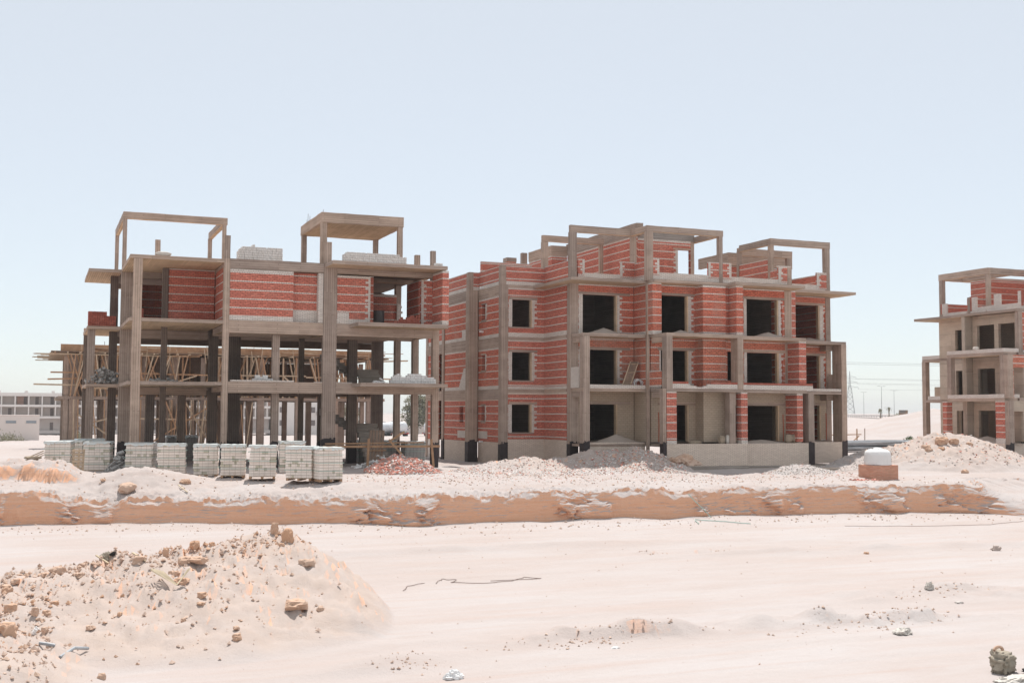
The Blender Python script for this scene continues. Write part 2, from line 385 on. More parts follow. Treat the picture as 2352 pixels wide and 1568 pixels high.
def top_z(x, y):
    x = np.asarray(x, float); y = np.asarray(y, float)
    b = np.where(x < 18, -2.87, np.where(x > 28, -3.12, -2.87-(x-18)*0.025))
    e = cliff_e(x); d = np.maximum(y-cliff_y(x), 0)
    z = b+(e-b)*np.exp(-d/2.6)*1.0
    z = z-0.014*np.maximum(y-78, 0)*np.clip(1-(np.hypot(x, y)-300)/400, 0.0, 1)*(y < 300)-np.where(y >= 300, 0.014*222*np.clip(1-(np.hypot(x, y)-300)/400, 0, 1), 0)
    z = z+0.05*N1(x*0.4, y*0.5, 4)+0.03*N2(x*1.7, y*2.2, 4)
    # sand humps before the block pallets
    z = z+gau(x, y, 4.2, 52.4, 0, 2.2, 1.5, 0.62)+gau(x, y, 0.6, 54.5, 0, 2.2, 1.6, 0.40)+gau(x, y, -3.5, 54, 0, 3.0, 2.0, 0.35)+gau(x, y, 10.5, 47.9, 0, 2.5, 1.2, 0.10)
    # second little cut at the far left
    z = z+0.55*smooth((y-52.2+0.3*np.sin(x*1.7))/0.28)*smooth((2.0-x)/1.0)*np.clip(1-(y-52.2)/7, 0, 1)
    # heaps of rubble and sand against the brick building
    z = z+cone(x, y, 24.3, 56.0, 0.1, 3.6, 3.0, 0.62, 1.2)+cone(x, y, 27.4, 56.8, 0, 2.6, 2.2, 0.75)+cone(x, y, 30.4, 56.0, -0.1, 3.6, 3.8, 1.3, 0.9)+cone(x, y, 22.0, 55.2, 0, 2.6, 2.2, 0.35)
    z = z+cone(x, y, 27.0, 52.6, 0, 4.5, 3.2, 0.35, 1.1)
    z = z-0.22*smooth((x-32.4)/0.6)*smooth((43-x)/2.0)*smooth((55.8-y)/1.0)*smooth((y-50.2)/1.5)
    z = z+cone(x, y, 37.0, 50.4, 0, 2.4, 1.8, 0.50)+cone(x, y, 43.6, 54.2, 0.2, 3.2, 2.2, 0.42)+cone(x, y, 33.5, 49.4, 0, 1.6, 1.0, 0.16)
    z = z-0.20*np.exp(-((x-39.6)/1.5)**2-((y-46.2)/1.3)**2)
    # heap before the right building
    z = z+cone(x, y, 49.2, 53.6, -0.35, 6.4, 5.6, 1.85, 0.85)+cone(x, y, 52.6, 54.6, -0.3, 4.6, 3.6, 0.9)
    # heap of broken brick beside the pallets
    z = z+cone(x, y, 16.2, 53.3, 0.1, 1.9, 2.0, 0.85, 0.85)
    # far dug-out heaps
    hl = cone(x, y, 112, 122, -0.2, 23, 19, 4.0, 0.85)+cone(x, y, 128, 134, 0.1, 24, 22, 3.2)+cone(x, y, 92, 112, 0, 10, 8, 0.6)
    z = z+hl+np.clip(hl, 0, 1)*0.55*N4(x*0.35, y*0.35, 5, 0.65)
    hf = 0.10*N3(x*1.1, y*1.1, 5, 0.6)+0.08*N4(x*2.6, y*2.6, 4, 0.6)
    heap = np.clip((z-b)/0.5, 0, 1); z = z+hf*(0.25+heap)+0.15*N1(x*2.9+9, y*2.9, 5, 0.7)*heap
    far = smooth((np.hypot(x, y)-90)/60); z = z+far*0.45*N4(x*0.05, y*0.05, 4)*np.clip(1-(np.hypot(x, y)-500)/300, 0.15, 1)
    z = z+gau(x, y, 20, 96, 0, 40, 7, 0.25)+3.3*smooth((np.hypot(x, y)-170)/160)*smooth((x/np.maximum(y, 1)-0.48)/0.18)*np.clip(1-(np.hypot(x, y)-700)/900, 0.45, 1)
    return z
RIDGE = [(5.9, 29.3, 1.70), (4.9, 28.8, 1.55), (3.2, 28.2, 1.42), (1.4, 28.3, 1.22), (-0.4, 28.2, 1.08), (-3.0, 27.6, 1.0)]
def mound(x, y):
    """foreground heap: talus falling from a ridge line, long towards the camera"""
    best = np.zeros_like(x)
    for (a, b) in zip(RIDGE[:-1], RIDGE[1:]):
        ax, ay, ah = a; bx, by, bh = b; dx, dy = bx-ax, by-ay
        for t in np.linspace(0, 1, 7):
            cx, cy, ch = ax+dx*t, ay+dy*t, ah+(bh-ah)*t
            ex = x-cx; ey = y-cy
            d = np.sqrt((ex/2.1)**2+np.where(ey < 0, ey/6.6, ey/2.1)**2)
            best = np.maximum(best, ch*np.clip(1-d, 0, 1)**0.88)
    near = np.maximum(cone(x, y, -1.9, 23.2, 0.5, 2.6, 4.4, 1.25, 0.9), cone(x, y, -0.9, 20.9, 0.3, 1.5, 2.2, 0.62, 0.9))
    return np.maximum(best, near)
def low_z(x, y):
    x = np.asarray(x, float); y = np.asarray(y, float)
    z = LOW+0.045*N1(x*0.12, y*0.3, 4)+0.012*N2(x*0.8, y*3.2, 4)
    d = cliff_y(x)-y
    z = z+0.10*np.exp(-(d/1.1)**2)*(1+1.2*N3(x*0.55, y*0+5, 3))
    # spoil banks left by the grader
    z = z+gau(x, y, 13.5, 36.6, -0.05, 10, 0.6, 0.13)*(1+1.6*N2(x*0.5, y, 3))+gau(x, y, 27, 32.0, -0.1, 9, 0.55, 0.12)*(1+1.4*N2(x*0.6, y, 3))
    z = z+gau(x, y, 11.8, 21.6, -0.10, 4.5, 0.55, 0.15)*(1+2.2*N2(x*1.1, y*1.5, 3))+gau(x, y, 17.2, 21.1, -0.18, 3.0, 0.45, 0.16)*(1+2.0*N2(x*1.3, y*1.6, 3))
    z = z+gau(x, y, 21.8, 23.4, -0.2, 3.2, 1.0, 0.16)*(1+1.6*N2(x*1.3, y*1.6, 3))+gau(x, y, 6.0, 20.6, 0.3, 1.4, 0.5, 0.18)
    # cracked crust edges
    for (cx, cy, L, ph) in ((17.4, 20.55, 2.6, 0.3), (10.6, 21.3, 1.4, 1.3), (11.9, 21.0, 0.9, 2.2), (20.2, 32.9, 0.8, 0.5), (18.7, 33.4, 0.5, 0.7)):
        yl = cy+0.22*N4(x*1.6+ph*9, x*0+ph, 4)*2-0.13*(x-cx)
        k = np.clip(1-((x-cx)/L)**2, 0, 1)
        z = z+k*0.11*(smooth((y-yl)/0.05)-smooth((y-yl-0.05)/0.7))
    m = mound(x, y); hk = np.clip(m/0.25, 0, 1)
    z = z+m+hk*(0.12*N3(x*1.3, y*1.3, 5, 0.62)+0.16*N4(x*3.2, y*3.2, 5, 0.72)*(0.45+0.75*np.clip(m/1.1, 0, 1)))
    lump = np.clip(N4(x*2.1+40, y*2.1, 3, 0.6)-0.18, 0, 1)
    crest = np.clip(m/1.0, 0, 1)
    z = z+hk*lump*(0.10+0.12*crest)
    # tyre tracks
    z = z-0.018*np.exp(-((y-(27.2-0.16*(x-10)+0.004*(x-10)**2))/0.16)**2)-0.018*np.exp(-((y-(25.4-0.16*(x-10)+0.004*(x-10)**2))/0.16)**2)-0.02*np.exp(-((y-(39.5-0.05*(x-10)))/0.2)**2)
    for (a0, b0, c0) in ((24.0, -0.16, 0.004), (22.4, -0.16, 0.004), (30.4, -0.02, 0.001), (32.1, -0.02, 0.001), (34.6, 0.03, -0.001), (17.9, -0.05, 0.002), (19.5, -0.05, 0.002)):
        yl = a0+b0*(x-10)+c0*(x-10)**2; e_ = (y-yl)/0.13; z = z-0.022*np.exp(-e_**2)*(1+0.5*np.sin(x*38))+0.012*np.exp(-(np.abs(e_)-1.9)**2*2)
    return z
def ground_z(x, y):
    x = float(x); y = float(y); yc = float(cliff_y(np.array(x)))
    if x > 40.3:
        k = float(ramp_k(np.array(x)));
        t = float(smooth(np.array((y-yc+6*k)/(0.3+9*k)))); return lerp(float(low_z(x, y)), float(top_z(x, max(y, yc))), t)
    return float(low_z(x, y)) if y < yc else float(top_z(x, y))
def build_ground():
    xs = list(np.arange(-8, 22, 0.085))+list(np.arange(22, 56, 0.13))
    g, x = 0.15, 56.0
    while x < 4600: xs.append(x); x += g; g *= 1.075
    g, x = 0.12, -8.0; neg = []
    while x > -4000: x -= g; g *= 1.10; neg.append(x)
    xs = np.array(neg[::-1]+xs); nx = len(xs)
    yc = cliff_y(xs); k = ramp_k(xs); e = top_z(xs, yc+0.1+4*k); lo0 = low_z(xs, yc-4*k)
    rows = []
    # near ground
    ts = np.linspace(0, 1, 230)**1.25
    for t in ts[:-1]:
        y = 6+(yc-0.35-4*k-6)*t
        rows.append((xs, y, low_z(xs, y)))
    # behind camera row first
    rows.insert(0, (xs, np.full(nx, -400.0), np.full(nx, LOW)))
    rows.insert(1, (xs, np.full(nx, -40.0), np.full(nx, LOW)))
    # bank face: strata stand out as ledges
    nf = 40
    for j in range(nf+1):
        t = j/nf; z = lo0+(e-lo0)*t
        pat = smooth((N4(xs*0.38+7, xs*0+t*1.7, 5, 0.65)+0.04+0.25*max(0, t-0.75))/0.22)
        led = 0.10*N1(xs*0.25, xs*0+t*1.0, 3, 0.5)+0.015*N3(xs*1.0, xs*0+t*20, 3)+0.03*N4(xs*1.3, xs*0+t*7, 4, 0.7)
        pm = smooth((N1(xs*0.42+31, xs*0+8.0, 4, 0.6)+0.16*np.sin(xs*0.9+1)+0.11)/0.22)          # slumped stretches lean back and catch the sun
        pm2 = pm*smooth((N2(xs*1.1+5, xs*0+t*2.5, 4, 0.6)+0.22)/0.3)
        led = led+pm2*0.50*(1-t)+pm*0.055*N4(xs*2.6, xs*0+t*15, 4, 0.7)+0.05*(1-pm)*np.maximum(N2(xs*0.9, xs*0+t*17, 3, 0.6)-0.22, 0)
        lean = -0.10+0.22*t+(0.10+0.30*np.clip(N3(xs*1.5, xs*0+4.0, 4, 0.7), -0.3, 0.6))*smooth((t-0.80)/0.2)
        env = math.sin(math.pi*min(1, max(0, t)))*0.7+0.3
        y = yc+lean*(1-k)-led*env*(1-0.4*k)+(t-0.5)*8*k
        zz = z+0.03*N4(xs*1.2, xs*0+t*5, 3)+0.14*N2(xs*2.2, xs*0+t*2, 4, 0.7)*smooth((t-0.55)/0.45)
        rows.append((xs, y, zz))
    last = rows[-1][1]
    # terrace
    off = np.concatenate([np.linspace(0.06, 16, 112), 16+np.cumsum(0.16*1.075**np.arange(1, 112))])
    off = off[off < 5000]
    for o_ in off:
        y = np.maximum(last, yc)+o_
        z = top_z(xs, y)+0.17*N3(xs*2.4, y*3.1, 5, 0.72)*math.exp(-o_/1.9)+0.14*N2(xs*2.2, xs*0+2, 4, 0.7)*math.exp(-o_/0.25); rows.append((xs, y, z))
    # blend the first rows behind the edge for a crumbled lip
    ny = len(rows); P = np.zeros((ny, nx, 3))
    for j, (a, b, c) in enumerate(rows): P[j, :, 0] = a; P[j, :, 1] = b; P[j, :, 2] = c
    # ramp at right end: relax heights between low and top
    me = bpy.data.meshes.new('ground'); nv = ny*nx
    me.vertices.add(nv); me.vertices.foreach_set('co', P.reshape(-1))
    i = np.arange(ny-1)[:, None]*nx+np.arange(nx-1)[None, :]
    q = np.stack([i, i+1, i+nx+1, i+nx], -1).reshape(-1)
    nfc = (ny-1)*(nx-1); me.loops.add(nfc*4); me.loops.foreach_set('vertex_index', q.astype(np.int32))
    me.polygons.add(nfc); me.polygons.foreach_set('loop_start', (np.arange(nfc)*4).astype(np.int32)); me.polygons.foreach_set('loop_total', np.full(nfc, 4, np.int32))
    me.polygons.foreach_set('use_smooth', np.ones(nfc, bool))
    me.materials.append(MAT['sand']); me.update(calc_edges=True); me.validate()
    dug = np.zeros((ny, nx))
    for j in range(ny):
        X_, Y_ = P[j, :, 0], P[j, :, 1]
        if j < 232: dug[j] = np.clip(mound(X_, Y_)/0.22, 0, 1)
        else:
            heap = cone(X_, Y_, 30.4, 56.0, 0, 4.2, 4.4, 1)+cone(X_, Y_, 49.2, 53.6, -0.35, 6.8, 6.0, 1)+cone(X_, Y_, 27.0, 55.0, 0, 6.5, 4.0, 0.8)+gau(X_, Y_, 4, 51.5, 0, 5, 2.2, 0.12)
            dug[j] = np.clip(heap*1.6, 0, 0.75)
    at = me.attributes.new('dug', 'FLOAT', 'POINT'); at.data.foreach_set('value', dug.reshape(-1).astype(np.float32))
    sm = np.ones((ny-1, nx-1), bool); sm[231:231+nf+5] = False; me.polygons.foreach_set('use_smooth', sm.reshape(-1))
    o = bpy.data.objects.new('ground', me); COL.objects.link(o); o['kind'] = 'structure'
    print('ground', nx, ny)
build_ground()
# ------------------------------------------------------------------ left building: bare concrete frame
def brickbox(mb, x0, x1, y0, y1, z0, z1, zr, base=0.25, topw=0.0, m='brick_banded', wm='white_brick'):
    zb = z0+base
    if base > 0: mb.box(x0, x1, y0, y1, z0, zb, wm, zr=zr)
    if topw > 0: mb.box(x0, x1, y0, y1, z1-topw, z1, wm, zr=zr)
    mb.box(x0, x1, y0, y1, zb, z1-topw, m, zr=zr)
def wall_x(parent, x0, x1, y, t, z0, z1, zr, opens=(), name='brick_wall', **kw):
    """wall facing -Y with rectangular openings"""
    mb = MB(); base = kw.pop('base', 0.25)
    xs = x0
    for (a, b, c, d) in sorted(opens):
        if a > xs: brickbox(mb, xs, a, y, y+t, z0, z1, zr, base, **kw)
        k = dict(kw); tw = k.pop('topw', 0)
        if c > z0+0.01: brickbox(mb, a, b, y, y+t, z0, c, zr, min(base, c-z0-0.001), 0, k.get('m', 'brick_banded'), k.get('wm', 'white_brick'))
        if d < z1: brickbox(mb, a, b, y, y+t, d, z1, zr, 0, min(tw, z1-d-0.001), k.get('m', 'brick_banded'), k.get('wm', 'white_brick'))
        xs = b
    if x1 > xs: brickbox(mb, xs, x1, y, y+t, z0, z1, zr, base, **kw)
    return part(mb, name, parent)
def wall_y(parent, x, t, y0, y1, z0, z1, zr, opens=(), name='brick_wall', **kw):
    mb = MB(); base = kw.pop('base', 0.25); ys = y0
    for (a, b, c, d) in sorted(opens):
        if a > ys: brickbox(mb, x, x+t, ys, a, z0, z1, zr, base, **kw)
        k = dict(kw); tw = k.pop('topw', 0)
        if c > z0+0.01: brickbox(mb, x, x+t, a, b, z0, c, zr, min(base, c-z0-0.001), 0, k.get('m', 'brick_banded'), k.get('wm', 'white_brick'))
        if d < z1: brickbox(mb, x, x+t, a, b, d, z1, zr, 0, min(tw, z1-d-0.001), k.get('m', 'brick_banded'), k.get('wm', 'white_brick'))
        ys = b
    if y1 > ys: brickbox(mb, x, x+t, ys, y1, z0, z1, zr, base, **kw)
    return part(mb, name, parent)
def quoin_x(parent, xe, side, y, z0, z1, w=0.16, w2=0.32, thick=0.012, step=0.195, zr=0, name='brick_surround'):
    """toothed white brick edge: xe the straight edge, side -1 grows to the left, +1 to the right"""
    mb = MB(); z = z0; k = 0
    while z < z1-0.02:
        h = min(step*(0.65 if k % 2 else 1.0), z1-z); ww = (w2 if k % 2 else w)*random.uniform(0.9, 1.1)
        a, b = (xe, xe+ww) if side > 0 else (xe-ww, xe)
        mb.box(a, b, y-thick, y+0.02, z, z+h, 'white_brick', zr=zr); z += h; k += 1
    return part(mb, name, parent)
def quoin_y(parent, ye, side, x, z0, z1, w=0.16, w2=0.32, thick=0.012, step=0.195, zr=0, name='brick_surround'):
    mb = MB(); z = z0; k = 0
    while z < z1-0.02:
        h = min(step*(0.65 if k % 2 else 1.0), z1-z); ww = (w2 if k % 2 else w)
        a, b = (ye, ye+ww) if side > 0 else (ye-ww, ye)
        mb.box(x-thick, x+0.02, a, b, z, z+h, 'white_brick', zr=zr); z += h; k += 1
    return part(mb, name, parent)
def col_(parent, x0, x1, y0, y1, z0, z1, m='concrete', name='column', black=None, jit=0.006):
    o = part(MB().box(x0, x1, y0, y1, z0, z1, m, jit=jit), name, parent)
    if black is not None:
        mb = MB(); e = 0.008; n = 7
        mb.box(x0-e, x1+e, y0-e, y1+e, z0-0.02, black-0.06, 'bitumen')
        for i in range(n):          # ragged brushed edge
            a = lerp(x0-e, x1+e, i/n); b = lerp(x0-e, x1+e, (i+1)/n)
            mb.box(a, b, y0-e, y0+0.02, black-0.061, black+random.uniform(-0.03, 0.10), 'bitumen')
        b_ = part(mb, 'bitumen_coat', o)
    return o
def slab_(parent, x0, x1, y0, y1, zt, t=0.18, m='concrete', name='floor_slab', jit=0.008, bottom='concrete_soffit'):
    return part(MB().box(x0, x1, y0, y1, zt-t, zt, m, bottom=bottom, jit=jit), name, parent)
def beam_(parent, x0, x1, y0, y1, z0, z1, m='concrete', name='beam', jit=0.006):
    return part(MB().box(x0, x1, y0, y1, z0, z1, m, bottom='concrete_soffit', jit=jit), name, parent)

A = thing('concrete_building', 'open grey concrete frame building with brick infill only upstairs, behind the row of pallets', 'building')
L4, L3, L2, GZ = 7.67, 4.57, 1.47, -3.0
YF = 58.8
for zt in (L4, L3, L2):
    slab_(A, 4.03, 8.55, YF+0.02, 65.0, zt)                                   # open corner bay
    slab_(A, 8.55, 19.95, YF+0.25, 65.0, zt, bottom='concrete_shaded')
    slab_(A, 4.03, 19.95, 65.0, 72.0, zt, bottom='concrete_shaded')
    slab_(A, 2.38, 4.03, 65.5, 71.4, zt-0.02, 0.17, name='balcony_slab')      # left wing slab
slab_(A, 13.68, 19.85, 57.1, YF+0.0, L4+0.02, 0.19, name='balcony_slab')
slab_(A, 15.05, 19.9, 57.1, YF+0.0, L3+0.02, 0.19, name='balcony_slab')
slab_(A, 15.2, 19.9, 57.1, YF+0.0, L2+0.02, 0.19, name='balcony_slab')
# front beams between columns
for (zt, zb) in ((L4+0.05, 7.22), (L3+0.03, 3.96), (L2+0.04, 0.94)):
    beam_(A, 8.82, 13.64, YF+0.02, YF+0.27, zb, zt)
    beam_(A, 14.33, 19.65, YF+0.02, YF+0.27, zb, zt)
    beam_(A, 19.6, 19.95, YF+0.3, 62.3, zb+0.15, zt-0.21)
    beam_(A, 4.6, 8.55, 64.6, 64.9, zb-0.05, zt-0.24)
    beam_(A, 8.55, 19.6, 62.3, 62.6, zb+0.05, zt-0.24)
    beam_(A, 8.57, 8.8, YF+0.3, 62.3, zb+0.1, zt-0.24)
    beam_(A, 13.75, 14.1, YF+0.4, 62.3, zb+0.1, zt-0.24)
    beam_(A, 4.05, 19.9, 71.4, 71.75, zb, zt-0.24, 'concrete_shaded')
# full height columns, bitumen at the foot
front = [(4.2, 4.61, YF, YF+0.35, -1.9), (8.54, 8.83, YF-0.003, YF+0.35, -1.6), (13.63, 14.34, YF-0.003, YF+0.30, -1.38), (19.63, 19.98, YF-0.003, YF+0.33, -1.66)]
for i, (a, b, c, d, k) in enumerate(front):
    col_(A, a, b, c, d, GZ-0.3, L4-0.2 if i == 0 else L4+0.04, black=k)
inner = [(5.9, 6.2, 62.3, 62.6), (11.14, 11.5, 58.84, 59.2), (4.02, 4.63, 65.0, 65.3), (2.42, 2.8, 65.75, 66.1), (3.6, 4.02, 67.2, 67.6), (9.76, 10.43, 65.0, 65.35), (5.43, 5.88, 65.0, 65.35),
         (7.1, 7.52, 65.02, 65.4), (16.08, 16.58, 63.0, 63.4), (19.6, 19.93, 62.2, 62.6), (19.48, 19.8, 65.3, 65.7), (19.41, 20.11, 70.0, 70.4), (13.73, 14.0, 65.0, 65.3), (8.7, 9.2, 65.0, 65.35),
         (2.4, 2.8, 70.9, 71.3), (14.85, 15.1, 65.0, 65.3)]
for (a, b, c, d) in inner:
    if (a, b) == (11.14, 11.5):
        col_(A, a, b, c+0.5, d+0.5, GZ-0.2, 3.95, black=-1.55)
    else:
        col_(A, a, b, c, d, GZ-0.3, (L3-0.19) if b < 2.9 else (L2-0.19) if a in (5.43, 7.1, 14.85) else (L4-0.19), 'concrete' if (b < 4.7 or a > 19) and c < 66 else 'concrete_shaded', black=-1.7)
# starter stubs above the roof
for (a, b, c, d, z) in ((8.56, 8.83, YF+0.03, YF+0.3, 8.88), (13.72, 14.03, YF+0.03, YF+0.32, 8.86), (5.5, 5.75, 58.9+3.4, 59.15+3.4, 8.95), (19.15, 19.42, 60.5, 60.8, 8.69), (20.0-0.2, 20.0+0.06, 59.7, 59.95, 8.85)):
    col_(A, a, b, c, d, L4-0.01 if b < 19.96 else L4-0.6, z, name='column_stub')
# roof frame at the left
PZ = 10.75
for (a, b, c, d) in ((4.03, 4.24, 64.9, 65.15), (9.3, 9.5, 64.9, 65.15), (4.03, 4.24, 71.6, 71.85), (9.28, 9.5, 70.6, 70.85)): part(MB().box(a, b, c, d, L4-0.01, PZ-0.36, 'concrete', jit=0.006), 'pergola_post', A)
for q in ((4.03, 9.55, 64.88, 65.13), (4.03, 4.25, 65.14, 71.85), (9.3, 9.53, 65.14, 70.85)): part(MB().box(*q, PZ-0.38, PZ, 'concrete', jit=0.008, bottom='concrete_soffit'), 'pergola_beam', A)

# canopy over the stair head
part(MB().box(14.22, 18.88, 62.1, 67.4, 10.42, 10.62, 'concrete', bottom='concrete_soffit', jit=0.01), 'canopy_slab', A)
cb = MB(); cb.box(14.2, 18.9, 62.0, 62.25, 10.42, 10.98, 'concrete', jit=0.012).box(14.2, 14.42, 62.25, 67.5, 10.42, 10.98, 'concrete', jit=0.012).box(18.68, 18.9, 62.25, 67.5, 10.42, 10.98, 'concrete', jit=0.012).box(14.42, 18.68, 67.3, 67.5, 10.42, 10.98, 'concrete', jit=0.012)
part(cb, 'canopy_upstand', A)
for (a, b, c, d) in ((14.2, 14.53, 62.05, 62.35), (18.6, 18.87, 62.05, 62.35), (14.22, 14.5, 67.1, 67.4), (18.6, 18.87, 67.1, 67.4)): col_(A, a, b, c, d, L4-0.01, 10.42, name='canopy_post')
rb = MB()
for (x, y, z0, z1) in ((14.28, 65.9, 10.98, 11.5), (14.3, 65.5, 10.98, 11.3), (14.32, 62.2, 10.98, 11.15), (14.3, 66.3, 10.98, 11.2)): rb.tube([(x, y, z0), (x+0.01, y, z1)], 0.012, 'rebar')
part(rb, 'rebar', A)
# brick infill, upper storey
m = MB(); brickbox(m, 8.83, 12.05, YF+0.04, YF+0.28, L3+0.04, 7.2, L3, 0.25, 0.12); part(m, 'brick_wall', A)
m = MB(); brickbox(m, 12.05, 13.63, YF+0.42, YF+0.66, L3+0.04, 7.2, L3, 0.62, 0); m.box(13.36, 13.62, YF+0.06, YF+0.42, L3+0.04, 7.2, 'white_brick', zr=L3); part(m, 'brick_wall', A)
m = MB(); brickbox(m, 14.35, 16.14, YF+0.04, YF+0.28, L3+0.04, 7.14, L3, 0.25, 0.10); part(m, 'brick_wall', A)
part(MB().box(14.36, 15.0, YF+0.03, YF+0.06, L3+0.25, L3+0.62, 'white_brick', zr=L3), 'white_brick_patch', A)
quoin_x(A, 16.14, -1, YF+0.04, L3+0.06, 7.0, 0.12, 0.27, zr=L3)
m = MB(); brickbox(m, 18.96, 19.62, YF+0.04, YF+0.28, L3+0.04, 7.1, L3, 0.12, 0.06, m='brick_banded_low'); part(m, 'brick_wall', A)
quoin_x(A, 18.96, 1, YF+0.04, L3+0.06, 7.05, 0.14, 0.28, zr=L3)
m = MB(); brickbox(m, 19.58, 19.93, 57.14, YF-0.01, L3+0.03, 7.45, L3, 0.2, 0.12); part(m, 'brick_pier', A)
wall_x(A, 6.22, 8.56, 62.35, 0.24, L3+0.01, 7.47, L3, base=0, topw=0.06)
wall_y(A, 8.60, 0.2, YF+0.36, 62.3, L3+0.01, 7.4, L3, base=0)
wall_x(A, 4.3, 8.5, 67.6, 0.24, L3+0.01, 7.1, L3, base=0, m='brick_banded_low')
wall_y(A, 4.35, 0.2, 65.4, 67.5, L3+0.01, 7.3, L3, base=0)
wall_x(A, 8.8, 19.3, 64.6, 0.24, L3+0.01, 6.85, L3, base=0, topw=0.12, m='brick_banded_low')
wall_y(A, 19.15, 0.22, 59.9, 62.1, L3+0.01, 7.2, L3, base=0, m='brick_banded_low')
wall_y(A, 16.2, 0.2, 59.2, 64.5, L3+0.01, 7.2, L3, base=0, m='brick_banded_low')
quoin_x(A, 19.3, 1, 64.5, L3+0.02, 6.3, 0.2, 0.3, thick=0.05, zr=L3)
# stair: two flights and a landing in every open storey
for (zb, k) in ((-2.95, 0), (L2, 1)):
    fl = MB(); n = 9; y0, y1 = (61.0, 64.0) if k == 0 else (62.4, 64.0); zt = zb+(2.3 if k == 0 else 0.95)
    for i in range(n):
        fl.box(16.7, 18.1-0.02*i, lerp(y0, y1, i/n), lerp(y0, y1, (i+1)/n)+0.02, zb+(zt-zb)*i/n-0.02, zb+(zt-zb)*(i+1)/n, 'concrete_grey')
    fl.box(16.6, 18.1, y1+0.02, 65.0, zt-0.18, zt, 'concrete_grey')
    part(fl, 'stair_flight', A)
    f2 = MB()
    for i in range(6):
        a = 16.55-i*0.28; z = zt+i*0.165; f2.box(a-0.28, a+0.02, 63.6, 64.9, z-0.36, z+0.02, 'concrete_grey')
    part(f2, 'stair_flight', A)
for (a, b, c, d, z0, z1) in ((12.2, 14.6, 57.9, 59.6, -3.35, -2.93), (19.45, 21.25, 58.2, 60.2, -3.35, -2.95), (3.3, 5.4, 58.2, 60.0, -3.4, -3.0)):
    f = MB().box(a, b, c, d, z0-0.2, z1, 'bitumen', jit=0.01); part(f, 'footing', A)
part(MB().box(19.3, 21.8, 57.6, 58.15, -3.5, -3.12, 'concrete_grey', jit=0.01), 'blinding_slab', A)
part(MB().box(8.95, 12.15, YF+0.03, YF+0.2, L2+0.045, L2+0.12, 'white_brick', zr=L2), 'white_brick_course', A)
part(MB().box(13.2, 15.2, YF+0.03, YF+0.2, L2+0.045, L2+0.08, 'white_brick', zr=L2), 'white_brick_course', A)
# ------------------------------------------------------------------ middle building: red brick infill with white courses
B = thing('brick_building', 'long building of red brick striped with white courses, in the middle of the site', 'building')
M4, M3, M2, M1, G2 = 7.60, 4.50, 1.40, -1.63, -3.3
FL = [(M4, 'l4'), (M3, 'l3'), (M2, 'l2')]
for zt, _ in FL:
    slab_(B, 25.3, 46.4, 63.3, 76, zt-0.005, 0.17, bottom='concrete_shaded'); slab_(B, 28.3, 46.4, 59.65, 63.3, zt-0.005, 0.17, bottom='concrete_shaded')
slab_(B, 25.3, 46.4, 63.3, 76, M1, 0.2); slab_(B, 28.3, 46.4, 59.5, 63.3, M1, 0.2)
# roof slab projections
slab_(B, 27.36, 32.2, 57.75, 59.42, M4, 0.17, name='balcony_slab'); slab_(B, 27.36, 28.08, 59.42, 63.2, M4, 0.17, name='balcony_slab')
slab_(B, 32.2, 37.12, 56.95, 59.42, M4+0.01, 0.17, name='balcony_slab'); slab_(B, 37.12, 41.98, 56.2, 59.42, M4, 0.17, name='balcony_slab')
slab_(B, 41.98, 47.0, 57.8, 59.6, M4-0.02, 0.17, name='balcony_slab'); slab_(B, 46.5, 47.0, 59.6, 66.0, M4-0.02, 0.17, name='balcony_slab')
for zt in (M3, M2):
    slab_(B, 28.17, 32.15, 57.92, 59.62, zt, 0.18, name='balcony_slab')
    slab_(B, 32.36, 37.4, 55.9, 59.42, zt+0.01, 0.18, name='balcony_slab')
    slab_(B, 37.4, 42.16, 56.4 if zt == M3 else 56.4, 59.42, zt, 0.19, name='balcony_slab')
    slab_(B, 42.16, 46.5, 58.2, 59.62, zt-0.01, 0.18, name='balcony_slab')
    beam_(B, 28.2, 28.42, 58.45, 59.38, zt-0.5, zt-0.185); beam_(B, 32.38, 32.6, 56.45, 57.6, zt-0.5, zt-0.18)
    beam_(B, 45.6, 46.1, 59.0, 59.6, zt-0.55, zt-0.2)
for (a, b, c, d) in ((28.2, 32.15, 57.95, 59.4), (32.4, 37.66, 56.0, 59.4), (37.66, 42.3, 56.5, 59.4), (42.3, 46.3, 58.3, 59.4)):
    slab_(B, a, b, c, d, M1-0.1, 0.15, name='balcony_slab')
